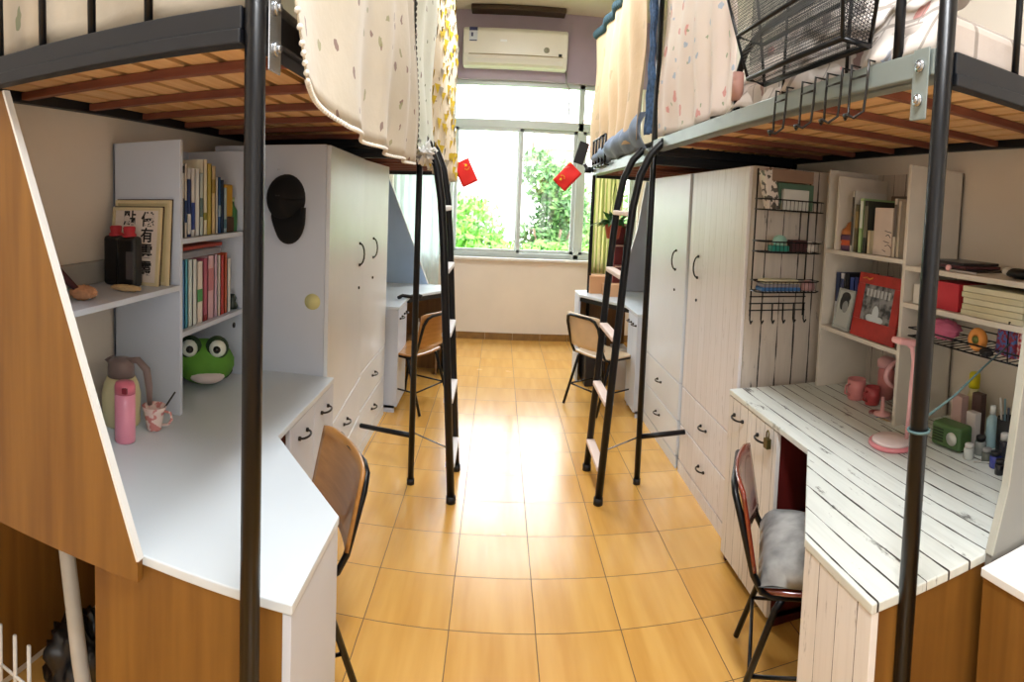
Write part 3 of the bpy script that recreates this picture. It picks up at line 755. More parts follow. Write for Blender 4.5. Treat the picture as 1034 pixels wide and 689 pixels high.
# ------------------------------------------------------------------ chairs
def chair(label, loc, rz, ply, group='plywood chairs with steel tube frames'):
    t = thing('chair', label, 'chair', loc, rz, group)
    r = .0105
    def bend(x):  # curve of the plywood back
        return -.198 - .03 * (1 - (x / .19) ** 2)
    def P(u, v):
        x = -.19 + .38 * u; z = .465 + .25 * v
        k = 1 - .09 * max(0, (abs(x) - .12) / .07) ** 2 * (1 if v > .5 else .6)
        return Vector((x, bend(x) - .045 * (z - .48) / .24, .598 + (z - .598) * k))
    MB().sheet(P, 20, 8).build('backrest', ply, t, solid=.011, local=True)
    def P(u, v):
        a = -.185 + .37 * u; b = -.17 + .35 * v
        k = 1 - .1 * (abs(b) / .18) ** 3
        return Vector((a * k, b, .418 - .012 * math.cos(a / .185 * PI / 2) * (1 if b > -.1 else .6) - (.018 if b > .14 else 0)))
    MB().sheet(P, 18, 14).build('seat', ply, t, solid=.012, local=True)
    # back frame: one bent tube
    pts = [(-.168, .10, .395), (-.168, -.13, .395), (-.172, -.168, .41), (-.174, -.195, .46), (-.172, -.245, .64), (-.15, -.262, .685), (-.11, -.268, .70), (.11, -.268, .70), (.15, -.262, .685), (.172, -.245, .64), (.174, -.195, .46), (.172, -.168, .41), (.168, -.13, .395), (.168, .10, .395)]
    MB().tube(pts, r, 10).build('back_frame', M_BLACK, t, local=True)
    for sx in (-1, 1):
        for (ya, yb) in ((.10, .165), (-.10, -.24)):
            l = MB().tube([(sx * .165, ya, .395), (sx * .172, ya + (yb - ya) * .18, .36), (sx * .185, yb, .012)], r, 10).build('leg', M_BLACK, t, local=True)
            MB().tube([(sx * .1855, yb, 0), (sx * .1845, yb - (yb - ya) * .02, .03)], r + .004, 10).build('foot_cap', M_BLK, l, local=False) if False else None
    for p_, q_, r_ in (((-.166, .10, .395), (.166, .10, .395), .008), ((-.179, .145, .16), (-.178, -.19, .16), .006), ((.179, .145, .16), (.178, -.19, .16), .006), ((-.178, -.19, .16), (.178, -.19, .16), .006)):
        MB().tube([p_, q_], r_).build('stretcher', M_BLACK, t, local=True)
    return t
def face(dx, dy): return math.atan2(-dx, dy)
chR = chair('reddish plywood chair with grey cushion at the near right desk', (1.005, 1.575, 0), face(.9, -.44), M_PLYR)
chL = chair('tan plywood chair tucked under the near left desk', (-.66, 1.655, 0), face(-.83, -.56), M_PLY)
chFR = chair('pale plywood chair at the far right desk by the window', (.84, 4.33, 0), face(.85, .53), mat('pale_plywood', '#e0c6a4', .35, coat=.4))
chFL = chair('tan plywood chair at the far left desk, half behind the ladder', (-.615, 4.245, 0), face(-.85, .45), M_PLY)
# cushion on the near right chair
Mx = wm(chR)
def P(u, v):
    a, b = -1 + 2 * u, -1 + 2 * v
    e = (1 - a ** 4) * (1 - b ** 4)
    side = 1
    p = Vector((a * .185 + .0, b * .18 + .0, .432 + .085 * e ** .5 + .012 * noise.noise(Vector((a * 2, b * 2, 5))) - .012 * math.exp(-(b * 7) ** 2)))
    return Mx @ p
mb = MB().sheet(P, 24, 24)
def P(u, v):
    a, b = -1 + 2 * u, 1 - 2 * v
    return Mx @ Vector((a * .185, b * .18, .432 - .001))
mb.sheet(P, 24, 24); bmesh.ops.remove_doubles(mb.bm, verts=mb.bm.verts, dist=.003)
q = NM('grey_tie_dye_cushion')
q.L(q.mix(q.ramp(q.noise(9, 4), .35, .65), lin('#b3b2ae'), lin('#6d6d6c')), q.b.inputs['Base Color']); q.b.inputs['Roughness'].default_value = .95
mb.build('seat_cushion', q.m, None, label='mottled grey square cushion on the near right chair seat', cat='cushion')

# ------------------------------------------------------------------ books and shelf things
def ring_pts(cx, cy, z, r, n=20): return [(cx + r * math.cos(2 * PI * i / n), cy + r * math.sin(2 * PI * i / n), z) for i in range(n + 1)]
def book(label, xs, s, yc, z, th, h, dp, hexc, group, lean=0, name='book', band=None, rough=.5, hexb=None):
    """upright book, spine facing the aisle at x = xs, thickness along y"""
    t = thing(name, label, 'book', (xs + s * dp / 2, yc, z), 0, group, rx=lean)
    c = mat('cover_' + hexc[1:], hexc, rough, var=.1, scale=12)
    e = .0022
    hx = dp / 2
    mb = MB()
    mb.box(-hx, hx, -th / 2, -th / 2 + e, 0, h); mb.box(-hx, hx, th / 2 - e, th / 2, 0, h)
    a, b = sorted((-s * hx, -s * (hx - e))); mb.box(a, b, -th / 2, th / 2, 0, h)
    mb.build('cover', c, t, local=True)
    a, b = sorted((-s * (hx - e), s * (hx - .003)))
    MB().box(a, b, -th / 2 + e, th / 2 - e, .003, h - .004).build('pages', M_PAPER, t, local=True)
    if band:
        z0, z1, hb = band
        a, b = sorted((-s * hx, -s * (hx + .0008)))
        MB().box(a, b, -th / 2 + .001, th / 2 - .001, h * z0, h * z1).build('spine_label', mat('band_' + hb[1:], hb, .6), t, local=True)
    return t
G1 = 'books upright on the upper left bookcase shelf'
up = [ # cx0 cx1 h hex band label
 (100, 118, .245, '#3a3c44', (.55, .9, '#c9c7c4'), 'dark grey book with pale spine label, nearest on the upper left bookcase shelf'),
 (119, 134, .255, '#d8d4ca', (.2, .5, '#27406e'), 'thin cream book with blue patch, second on the upper left bookcase shelf'),
 (136, 158, .200, '#2a3f78', (.05, .4, '#d4d6d8'), 'short navy book with white foot label on the upper left bookcase shelf'),
 (159, 184, .240, '#e0e2e2', (.1, .5, '#24408a'), 'white book with royal blue band on the upper left bookcase shelf'),
 (185, 214, .240, '#dfe3e4', None, 'plain white book in the middle of the upper left bookcase shelf'),
 (215, 239, .225, '#c4d2cf', (.3, .6, '#5d7a7c'), 'pale teal book with grey band left of the tall cream book'),
 (240, 265, .275, '#e8e2c8', (.2, .3, '#8a8a3c'), 'tallest cream book standing on the upper left bookcase shelf'),
 (266, 296, .262, '#b9ab4e', None, 'olive yellow book right of the tall cream book'),
 (297, 326, .255, '#cdb98c', (.6, .8, '#9a8440'), 'tan book with olive label on the upper left bookcase shelf'),
 (328, 343, .215, '#e4e4e0', None, 'thin white book between the tan and the blue books'),
 (346, 364, .215, '#2d5c98', (.3, .5, '#a8c4da'), 'blue book with pale band on the upper left bookcase shelf'),
 (366, 388, .205, '#1e3350', None, 'dark navy book next to the blue one on the upper left bookcase shelf'),
 (390, 412, .175, '#a9c3cf', (.1, .3, '#4f7a90'), 'short pale blue book at the far end of the upper left row'),
]
y_of = lambda cx: 1.742 + (cx - 95) * .00112
for a, b, h, hx, bd, lb in up:
    book(lb, -1.03, -1, (y_of(a) + y_of(b)) / 2, 1.356, (y_of(b) - y_of(a)) * .95, h, .19, hx, G1, band=bd)
t = thing('storage_canister', 'yellow and brown canister box at the far end of the upper left shelf', 'canister', (-1.062, 2.13, 1.356))
MB().box(-1.095, -1.03, 2.10, 2.165, 1.356, 1.416).build('base', mat('brown_carton', '#4c3524', .7), t, bevel=.004)
MB().box(-1.09, -1.035, 2.102, 2.163, 1.4165, 1.545).build('body', mat('mustard_carton', '#c49a2e', .5), t, bevel=.006)
t = thing('drink_bottle', 'green drink bottle beside the yellow canister on the upper left shelf', 'bottle', (-1.06, 2.202, 1.356))
MB().lathe([(.022, 0), (.024, .01), (.024, .085), (.012, .105), (.011, .12)], (-1.06, 2.202, 1.356)).build('body', mat('green_bottle', '#3c7a4c', .3), t)
MB().lathe([(.0125, 0), (.0125, .018)], (-1.06, 2.202, 1.476)).build('cap', mat('pale_green_cap', '#a9c8a0', .4), t)
G2 = 'books upright on the lower left bookcase shelf'
lo = [
 (103, 118, .238, '#1d4f9e', None, 'deep blue thin book, nearest on the lower left bookcase shelf'),
 (120, 134, .240, '#2c77b8', None, 'mid blue thin book, second on the lower left bookcase shelf'),
 (136, 154, .242, '#4fa3b8', None, 'teal book beside the blue ones on the lower left bookcase shelf'),
 (156, 184, .238, '#cfe0dc', None, 'pale mint folder on the lower left bookcase shelf'),
 (186, 212, .236, '#dfe3dc', None, 'off white folder on the lower left bookcase shelf'),
 (214, 252, .225, '#e2d9cd', (.35, .55, '#4f9a58'), 'cream book with green spine label on the lower left shelf'),
 (256, 286, .232, '#b0546a', (.0, .1, '#8c3030'), 'dark pink folder in the middle of the lower left bookcase shelf'),
 (288, 330, .240, '#d9b0b6', (.45, .8, '#c07a80'), 'light pink wide folder on the lower left bookcase shelf'),
 (334, 356, .240, '#caa9bd', None, 'mauve book right of the light pink folder'),
 (362, 380, .235, '#e6dcd4', None, 'white book between the mauve and the red ones on the lower left shelf'),
 (384, 410, .232, '#b5342a', None, 'bright red book toward the far end of the lower left shelf'),
 (414, 432, .240, '#d0643a', None, 'orange book beside the bright red one'),
 (436, 462, .215, '#dcdcd6', None, 'pale grey book ending the lower left row'),
]
y_of = lambda cx: 1.735 + (cx - 100) * .00112
for a, b, h, hx, bd, lb in lo:
    book(lb, -1.032, -1, (y_of(a) + y_of(b)) / 2, 1.036, (y_of(b) - y_of(a)) * .95, h, .19, hx, G2, band=bd)
MB().box(-1.22, -1.03, 1.755, 2.05, 1.2795, 1.304).build('document_box', mat('grey_document_box', '#83838c', .6), None, bevel=.003, label='flat grey document box lying on top of the lower left books', cat='box')
MB().box(-1.20, -1.05, 1.80, 2.10, 1.305, 1.318).build('folder', mat('red_orange_folder', '#b5442c', .5), None, bevel=.002, label='red orange folder lying above the grey document box', cat='folder')
MB().lathe([(.02, 0), (.024, .012), (.014, .03), (.018, .045), (.008, .06)], (-1.05, 2.195, 1.036)).build('figurine', mat('dark_figurine', '#22302a', .4), None, label='tiny dark figurine at the far end of the lower left shelf', cat='figurine')
MB().tube([(-1.008, 2.12, .985), (-1.004, 2.12, .985)], .011, 16).build('cable_grommet', M_BLK, bcL)

# frog head plush on the desk inside the bookcase
t = thing('plush_frog', 'green plush frog head with big round eyes on the near left desk', 'plush toy', (-1.10, 2.045, HZ), R(26))
M_FRG = mat('frog_green', '#5f9a34', .85, var=.25, bump=.3); M_FRD = mat('frog_dark_green', '#263f22', .85, var=.2)
MB().ball((0, 0, .095), .115, 1.05, .82, .78, 24).build('head', M_FRG, t, local=True)
MB().ball((0, .02, .06), .108, 1.06, .86, .5, 24).build('jaw', M_FRD, t, local=True)
MB().ball((.012, -.043, .052), .075, .95, .8, .42, 20).build('mouth', mat('pale_frog_mouth', '#d2c6c4', .8), t, local=True)
for sx in (-1, 1):
    e = MB().ball((sx * .052, -.045, .162), .046, 1, .9, 1, 20).build('eye', M_FRD, t, local=True)
    MB().ball((sx * .054, -.064, .164), .034, 1, .9, 1, 20).build('eyeball', mat('eye_white', '#e6ecdf', .3), e, local=True) if False else None
    Mw = wm(t)
    MB().ball(tuple(Mw @ Vector((sx * .054, -.066, .164))), .034, 1, 1, 1, 20).build('eyeball', mat('eye_white', '#e6ecdf', .25), e)
    MB().ball(tuple(Mw @ Vector((sx * .052, -.090, .165))), .016, 1, 1, 1, 14).build('pupil', mat('pupil_black', '#0b0d0a', .15), e)

# kettle, bottle, mug
M_YEL = mat('pale_yellow_plastic', '#efe6b4', .35, var=.03); M_TAU = mat('taupe_plastic', '#8d7a76', .35)
kx, ky = -1.14, 1.545
t = thing('vacuum_jug', 'pale yellow vacuum jug with taupe lid and handle on the left desk', 'jug', (kx, ky, HZ))
MB().lathe([(.058, 0), (.063, .008), (.065, .10), (.058, .135), (.047, .158)], (kx, ky, HZ + .001), 28).build('body', M_YEL, t)
MB().lathe([(.045, 0), (.044, .03), (.041, .05), (.030, .058), (.004, .062)], (kx, ky, HZ + .160), 28).build('lid', M_TAU, t)
MB().prism([(-.062, .206), (-.036, .222), (-.030, .190)], .02, 'Y', -.01).build('spout', M_TAU, t, local=True)
MB().tube([(kx + .02, ky + .005, HZ + .215), (kx + .06, ky + .012, HZ + .218), (kx + .088, ky + .018, HZ + .19), (kx + .096, ky + .02, HZ + .14), (kx + .098, ky + .022, HZ + .075)], .011, 12, rr=[.008, .012, .013, .012, .008]).build('handle', M_TAU, t)
bx, by = -1.045, 1.435
t = thing('water_bottle', 'tall slim pink water bottle in front of the yellow jug', 'bottle', (bx, by, HZ))
MB().lathe([(.030, 0), (.032, .004), (.032, .150)], (bx, by, HZ + .001), 28).build('body', mat('rose_pink_bottle', '#f09cb4', .3, var=.03), t)
MB().lathe([(.0325, 0), (.0325, .022), (.028, .033), (.004, .036)], (bx, by, HZ + .1515), 28).build('lid', mat('deeper_pink_lid', '#e5798e', .35), t)
MB().box(bx + .012, bx + .028, by - .034, by - .024, HZ + .158, HZ + .176).build('latch', mat('red_latch', '#8c2b3a', .4), t, bevel=.002)
mx_, my_ = -1.02, 1.56
t = thing('mug', 'pink white patterned mug holding a dark spoon on the left desk', 'mug', (mx_, my_, HZ))
q = NM('pink_pattern_china'); q.L(q.mix(q.ramp(q.noise(45, 2), .5, .56), lin('#f3ddd6'), lin('#d98e8a')), q.b.inputs['Base Color']); q.b.inputs['Roughness'].default_value = .2
MB().lathe([(.022, 0), (.024, .004), (.034, .06), (.040, .078), (.037, .078), (.031, .058), (.020, .008), (.001, .006)], (mx_, my_, HZ + .001), 28).build('cup', q.m, t)
MB().tube([(mx_ + .034, my_ + .005, HZ + .066), (mx_ + .055, my_ + .01, HZ + .062), (mx_ + .060, my_ + .01, HZ + .042), (mx_ + .048, my_ + .008, HZ + .024), (mx_ + .028, my_ + .004, HZ + .02)], .0045, 8).build('handle', q.m, t)
MB().tube([(mx_ - .005, my_, HZ + .012), (mx_ + .06, my_ + .03, HZ + .125)], .0028, 8).ball((mx_ - .006, my_, HZ + .016), .009, seg=8).build('spoon', M_BLK, None, label='dark slender spoon standing in the pink mug on the left desk', cat='spoon')

# left side shelf things (z = 1.2)
ZS = 1.2005
G3 = 'black liquor bottles on the left side shelf'
for k, (x, y, lb) in enumerate(((-1.198, 1.60, 'left black flat bottle with red cap on the left side shelf'), (-1.125, 1.575, 'right black flat bottle with red cap and pale label on the side shelf'))):
    t = thing('liquor_bottle', lb, 'bottle', (x, y, ZS), R(4), G3)
    MB().box(-.036, .036, -.028, .028, .001, .168).build('body', mat('black_glazed_bottle', '#070506', .35), t, local=True, bevel=.014, seg=3)
    MB().lathe([(.020, 0), (.024, .005), (.024, .012), (.019, .016), (.021, .034), (.017, .038)], (0, 0, .162), 18).build('cap', mat('red_ribbed_cap', '#b52a34', .5), t, local=True)
    if k: MB().box(.004, .030, -.0292, -.0278, .03, .12).build('label', mat('grey_bottle_label', '#4a4547', .5), t, local=True)
M_FRM = mat('pale_wood_frame', '#d8c79c', .5); M_SCR = mat('calligraphy_paper', '#dccfc2', .85, var=.05)
def frame(label, x0, x1, y, z0, z1, texts, tilt=6, inner=M_SCR, fm=M_FRM):
    w, h = x1 - x0, z1 - z0
    t = thing('picture_frame', label, 'picture frame', ((x0 + x1) / 2, y, z0), 0, None, rx=R(-tilt))
    b = .011
    MB().box(-w / 2, w / 2, 0, .012, 0, b).box(-w / 2, w / 2, 0, .012, h - b, h).box(-w / 2, -w / 2 + b, 0, .012, b, h - b).box(w / 2 - b, w / 2, 0, .012, b, h - b).build('frame', fm, t, local=True)
    MB().box(-w / 2 + b, w / 2 - b, .004, .010, b, h - b).build('sheet', inner, t, local=True)
    MB().box(-w / 2 - .001, w / 2 + .001, .0125, .018, 0, h + .004).build('backing', mat('dark_backing', '#3a2320', .7), t, local=True)
    Mt = wm(t) @ Matrix.Translation((0, .0035, 0)) @ Matrix.Rotation(PI / 2, 4, 'X')
    for tx, tz, size, body in texts:
        text_mesh(body, size, mat('brush_ink', '#120f10', .7), t, Mt @ Matrix.Translation((tx, tz, 0)), 'brush_characters', .0004)
    return t
frame('taller pale wood frame leaning behind the calligraphy frame on the left side shelf', -1.262, -1.035, 1.664, ZS, ZS + .285, [], 4, mat('old_gold_paper', '#cdbd8e', .8))
MB().box(-1.062, -1.048, 1.652, 1.6625, ZS + .09, ZS + .13).build('seal_mark', mat('red_brown_seal', '#8c3a22', .6), None, label='small red brown seal block against the taller frame', cat='seal') if False else None
frame('calligraphy frame with black brush characters behind the black bottles', -1.255, -1.055, 1.632, ZS, ZS + .262,
      [(.046, .218, .052, '儀'), (.046, .165, .052, '有'), (.046, .112, .052, '雲'), (.046, .055, .052, '霞'), (-.028, .222, .052, '點')], 6)
def lump(cx, cy, cz, sx, sy, sz, seed):
    return crump(cx, cy, cz + sz, sx, sy, sz, seed, .25)
lump(-1.085, 1.50, ZS + .001, .055, .022, .010, 2).build('wooden_ornament', mat('driftwood_tan', '#cdb184', .8), None, label='small pale driftwood ornament lying before the black bottles', cat='ornament')
t = thing('dried_flower', 'dried peach flower with dark stem at the near end of the left side shelf', 'flower', (-1.10, 1.30, ZS))
lump(-1.10, 1.31, ZS + .001, .04, .035, .020, 8).build('petals', mat('peach_petals', '#dba47c', .85, var=.3, scale=30), t)
MB().tube([(-1.10, 1.30, ZS + .02), (-1.13, 1.27, ZS + .06), (-1.145, 1.25, ZS + .10)], .009, 8, rr=[.006, .012, .004]).build('stem', mat('dark_maroon_stem', '#4a2226', .8), t)
MB().box(XL + .001, XL + .03, 1.33, 1.69, ZS + .001, ZS + .075).build('low_board', mat('grey_board', '#aaa79f', .7), None, bevel=.002, label='low grey board standing along the wall on the left side shelf', cat='board')

# cap and sticker on the near left wardrobe side
Mw = wm(wLN)
cx0, cyy = -.895, 2.348
M_CAP = mat('black_cotton', '#08080a', .95)
t = thing('baseball_cap', 'black baseball cap hanging on the side of the near left wardrobe', 'cap', (-.86, 2.30, 1.45))
def P(u, v):
    th = 2 * PI * u; r = .5 + .5 * v
    a = v * PI / 2
    return Vector((-.870 + .078 * math.cos(th) * math.sin(a), 2.345 - .115 * math.cos(a) + .0, 1.492 + .098 * math.sin(th) * math.sin(a)))
MB().sheet(P, 30, 12).build('crown', M_CAP, t, solid=.003)
def P(u, v):
    th = PI + PI * u
    x = -.852 + .066 * math.cos(th); z = 1.475 - .02 - (.150 * abs(math.sin(th)) ** .6) * v
    return Vector((x - .006 + .012 * v, 2.325 - .035 * math.sin(PI * min(1, v * .9)) - .03 * math.sin(th + PI) * .4, z))
MB().sheet(P, 24, 10).build('visor', M_CAP, t, solid=.004)
MB().box(-.868, -.852, 2.283, 2.287, 1.398, 1.402).build('visor_mark', mat('grey_cap_mark', '#8f8f92', .5), t)
MB().lathe([(.008, 0), (.008, .006)], (-.868, 2.226, 1.5)).build('top_button', M_BLK, t)
MB().tube([(-.905, 2.331, 1.61), (-.905, 2.342, 1.61)], .006, 10).build('cap_hook', M_WHITE, wLN)
pt = Vector((-.742, 2.334, 1.062))
MB().lathe([(.034, 0), (.034, .0012)], (0, 0, 0), 24).build('round_sticker', mat('faded_yellow_sticker', '#dedb9c', .7), wLN, local=True)
st = [o for o in wLN.children if o.name.startswith('round_sticker')][0]
st.rotation_euler = (PI / 2, 0, 0); st.location = wm(wLN).inverted() @ Vector((-.752, 2.3455, 1.062))

# under the near left desk
MB().tube([(-1.07, 1.16, .715), (-.95, 1.10, .30), (-.87, 1.08, .02)], .022, 12).build('plastic_pipe', mat('white_plastic_pipe', '#c9c5bc', .5), None, label='leaning white plastic pipe under the near left desk', cat='pipe')
crump(-1.03, 1.22, .16, .12, .10, .155, 11, .3).build('black_bag', mat('black_plastic_bag', '#101014', .3, bump=.2), None, label='crumpled black bag on the floor under the near left desk', cat='bag')
t = thing('shoe_rack', 'small white rod rack standing before the black bag under the left desk', 'rack', (-1.12, 1.10, 0))
for x in (-1.215, -1.155, -1.10):
    MB().tube([(x, 1.06, .0), (x + .003, 1.06, .29)], .006, 8).build('upright', mat('white_rod', '#d6d2ca', .5), t)
for z in (.17, .08): MB().tube([(-1.225, 1.06, z), (-1.09, 1.06, z)], .005).build('crossbar', mat('white_rod', '#d6d2ca', .5), t)

# ------------------------------------------------------------------ right side: basket and hooks on the rail
t = thing('mesh_basket', 'black wire mesh basket hanging outside the near right bed rail', 'basket', (.72, 1.5, 1.9))
B0 = [(.785, 1.14), (.785, 1.70), (.71, 1.66), (.71, 1.14)]; B1 = [(.785, 1.08), (.785, 1.80), (.65, 1.76), (.65, 1.08)]
z0, z1 = 1.905, 2.22
mb = MB()
lo_ = [mb.bm.verts.new((x, y, z0)) for x, y in B0]; hi_ = [mb.bm.verts.new((x, y, z1)) for x, y in B1]
mb.bm.faces.new(lo_)
for i in range(4): mb.bm.faces.new([lo_[i], lo_[(i + 1) % 4], hi_[(i + 1) % 4], hi_[i]])
mb.build('mesh_wall', M_MESH, t)
def lerp4(k): return [(B0[i][0] + (B1[i][0] - B0[i][0]) * k, B0[i][1] + (B1[i][1] - B0[i][1]) * k, z0 + (z1 - z0) * k) for i in range(4)]
for k, r_ in ((0, .007), (.42, .0055), (1, .007)):
    p = lerp4(k); MB().tube(p + [p[0]], r_, 8).build('rim_wire', M_BLACK, t)
for i in range(4):
    a, b = lerp4(0)[i], lerp4(1)[i]; MB().tube([a, b], .005, 8).build('corner_wire', M_BLACK, t)
MB().boxm((.745, 1.42, z0 + .16), (.004, .62, .2), None).build('divider', M_MESH, t)
for y in (1.24, 1.58):
    MB().tube([(.79, y, 1.86), (.79, y, 2.13), (.805, y, 2.155), (.825, y, 2.14)], .0045, 8).build('hanging_hook', M_BLACK, t)
for k, y in enumerate((1.56, 1.40, 1.27, 1.16)):
    lbs = ('farthest', 'second farthest', 'second nearest', 'nearest')
    mb = MB()
    for dy in (-.035, .035):
        mb.tube([(.822, y + dy, 1.845), (.822, y + dy, 1.868), (.776, y + dy, 1.868), (.774, y + dy, 1.80), (.772, y + dy * .9, 1.752), (.755, y + dy * .5, 1.735), (.745, y + dy * .2, 1.742)], .0034, 8)
    mb.tube([(.776, y - .035, 1.835), (.776, y + .035, 1.835)], .003, 8).tube([(.746, y - .009, 1.742), (.746, y + .009, 1.742)], .0045, 8)
    mb.build('wire_hook', M_DARKM, None, label=lbs[k] + ' of the four wire hooks hung on the near right bed rail', cat='hook', group='wire hooks on the right bed rail')

# wire rack on the wardrobe side
t = thing('wall_rack', 'three-tier black wire rack with hooks on the side of the near right wardrobe', 'rack', (1.22, 2.305, 1.0))
RX0, RX1, RY0, RY1 = 1.065, 1.372, 2.240, 2.327
mb = MB()
for x in (RX0 + .005, RX1 - .04): mb.tube([(x, RY1, 1.70), (x, RY1, 1.06)], .0038, 8)
for z in (1.145, 1.115, 1.085): mb.tube([(RX0, RY1, z), (RX1 - .03, RY1, z)], .003, 8)
mb.build('back_frame', M_BLACK, t)
for z in (1.525, 1.345, 1.175):
    mb = MB()
    for zz in (z, z + .045):
        mb.tube([(RX0, RY1, zz), (RX0, RY0 + .03, zz), (RX0 + .03, RY0, zz), (RX1 - .03, RY0, zz), (RX1, RY0 + .03, zz), (RX1, RY1, zz), (RX0, RY1, zz)], .003, 8)
    for i in range(14):
        x = RX0 + .03 + i * (RX1 - RX0 - .06) / 13; mb.tube([(x, RY1, z), (x, RY0, z), (x, RY0, z + .045)], .0014, 5)
    mb.build('basket_tier', M_BLACK, t)
for i in range(6):
    x = RX0 + .004 + i * .053
    MB().tube([(x, RY1 - .004, 1.118), (x, RY1 - .006, 1.045), (x, RY1 - .018, 1.03), (x, RY1 - .03, 1.045)], .0035, 8).build('hook', M_BLACK, t)
q = NM('speckled_carton'); q.L(q.mix(q.math('GREATER_THAN', q.noise(38, 1), .56), lin('#d8cec4'), lin('#5c564f')), q.b.inputs['Base Color'])
MB().boxm((1.105, 2.280, 1.61), (.05, .06, .17), Matrix.Rotation(R(-13), 3, 'Y')).build('carton', q.m, None, bevel=.003, label='speckled white carton leaning at the left of the top rack tier', cat='box')
MB().box(1.155, 1.33, 2.290, 2.317, 1.53, 1.645).build('folder_box', mat('sage_green_folder', '#5f7f66', .6), None, bevel=.003, label='sage green folder box at the back of the top rack tier', cat='box')
MB().box(1.165, 1.29, 2.260, 2.283, 1.53, 1.618).build('paper_pad', mat('white_pad', '#d5d6cf', .7), None, bevel=.002, label='white paper pad standing before the sage green box', cat='notepad')
MB().box(1.10, 1.30, 2.245, 2.325, 1.647, 1.70).build('cardboard_box', mat('brown_paper_box', '#8a6f5c', .8), None, bevel=.003, label='brown cardboard box lying on top of the rack contents under the bed', cat='box')
t = thing('tape_dispenser', 'teal tape dispenser on the middle tier of the wire rack', 'tape dispenser', (1.165, 2.280, 1.349))
MB().box(1.12, 1.21, 2.260, 2.300, 1.349, 1.375).build('base', mat('teal_plastic', '#2f8f80', .35), t, bevel=.006)
MB().tube([(1.17, 2.265, 1.392), (1.17, 2.295, 1.392)], .027, 20).build('tape_roll', mat('mint_roll', '#9fd0c0', .4), t)
MB().box(1.225, 1.30, 2.265, 2.315, 1.349, 1.40).build('small_box', mat('dark_maroon_box', '#4b2b2c', .6), None, bevel=.003, label='dark maroon box on the middle tier of the wire rack', cat='box')
lump(1.325, 2.280, 1.349, .032, .028, .022, 4).build('cloth_bundle', mat('white_cloth_bundle', '#d9d3ca', .9), None, label='white cloth bundle at the right end of the middle rack tier', cat='cloth')
for k, (hx, lb) in enumerate((('#3f74b0', 'blue notebook at the bottom of the pile on the lowest rack tier'), ('#8f8c94', 'grey notebook in the pile on the lowest rack tier'), ('#e4dfbd', 'cream notebook topping the pile on the lowest rack tier'))):
    MB().box(1.085 + .004 * k, 1.27 - .006 * k, 2.250, 2.317, 1.179 + .0165 * k, 1.195 + .0165 * k).build('notebook', mat('notebook_' + hx[1:], hx, .5), None, bevel=.002, label=lb, cat='notebook', group='notebooks piled on the lowest rack tier')
MB().lathe([(.03, 0), (.034, .01), (.030, .035), (.012, .045)], (1.325, 2.285, 1.179), 18).build('powder_case', mat('dusty_pink_case', '#b38a8c', .4), None, label='dusty pink round case at the right end of the lowest rack tier', cat='case')

# right bookcase contents
G4 = 'books upright on the upper right bookcase shelf'
ur = [(2.082, .016, .255, '#d9d7d0', (.1, .9, '#55534f'), 'white book with dark dotted spine beside the snack tub'),
      (2.050, .024, .200, '#6a6244', (.5, .85, '#9c8a5c'), 'brown green book right of the dotted one'),
      (2.018, .024, .225, '#a9cc92', (.45, .95, '#dfe9dc'), 'light green book with white upper spine'),
      (1.984, .026, .215, '#33362f', (.3, .9, '#7d7a66'), 'dark patterned book right of the light green one'),
      (1.955, .020, .095, '#dccfae', None, 'short cream booklet at the foot of the right books'),
      (1.790, .018, .225, '#dccfbf', (.35, .9, '#6e625a'), 'white book with dark printed spine right of the white carton'),
      (1.764, .016, .215, '#cbbfae', None, 'beige book at the near end of the upper right shelf')]
for y, th, h, hx, bd, lb in ur:
    book(lb, 1.405, 1, y, 1.371, th, h, .17, hx, G4, band=bd, lean=R(0))
t = thing('carton', 'large whitish carton with handwritten strokes among the right books', 'box', (1.46, 1.872, 1.371))
MB().box(1.41, 1.52, 1.812, 1.932, 1.371, 1.56).build('carton_body', mat('whitish_carton', '#d6c6ba', .7), t, bevel=.003)
mb = MB()
for k, (y, z, l) in enumerate(((1.855, 1.47, .04), (1.848, 1.45, .03), (1.862, 1.43, .035), (1.85, 1.41, .04), (1.866, 1.395, .02))):
    mb.tube([(1.409, y, z), (1.409, y - l * .5, z - .004 + .01 * (k % 2)), (1.409, y - l, z - .006)], .0014, 5)
mb.build('handwriting', mat('pen_ink', '#3a3540', .7), t)
MB().box(1.60, 1.645, 1.78, 2.08, 1.371, 1.62).build('storage_box', mat('taupe_storage_box', '#7a6a5b', .8), None, bevel=.004, label='taupe storage box at the back behind the right books', cat='box')
q = NM('striped_snack'); sp = q.node('SeparateXYZ'); q.L(q.tc.outputs['Object'], sp.inputs[0])
st_ = q.math('FRACT', q.math('MULTIPLY', sp.outputs[2], 22))
q.L(q.mix(q.math('LESS_THAN', st_, .5), lin('#c4572f'), lin('#5b3a55')), q.b.inputs['Base Color'])
t = thing('snack_tub', 'round snack tub banded orange, red and purple on the upper right shelf', 'tub', (1.418, 2.125, 1.371))
MB().lathe([(.033, 0), (.037, .008), (.037, .03), (.034, .034), (.039, .04), (.039, .062), (.035, .068)], (1.43, 2.130, 1.3715), 24).build('tub', q.m, t)
MB().lathe([(.038, 0), (.034, .02), (.02, .032), (.012, .05), (.003, .056)], (1.43, 2.130, 1.4400), 20).build('lid', mat('dull_orange_lid', '#b5703a', .5), t)
t = thing('toiletry_bottle', 'white bottle with green label in the far niche of the right bookcase', 'bottle', (1.45, 2.218, 1.371))
MB().lathe([(.024, 0), (.026, .006), (.026, .12), (.012, .14), (.012, .165)], (1.45, 2.218, 1.3715), 20).build('body', mat('pale_bottle', '#c4ccc6', .4), t)
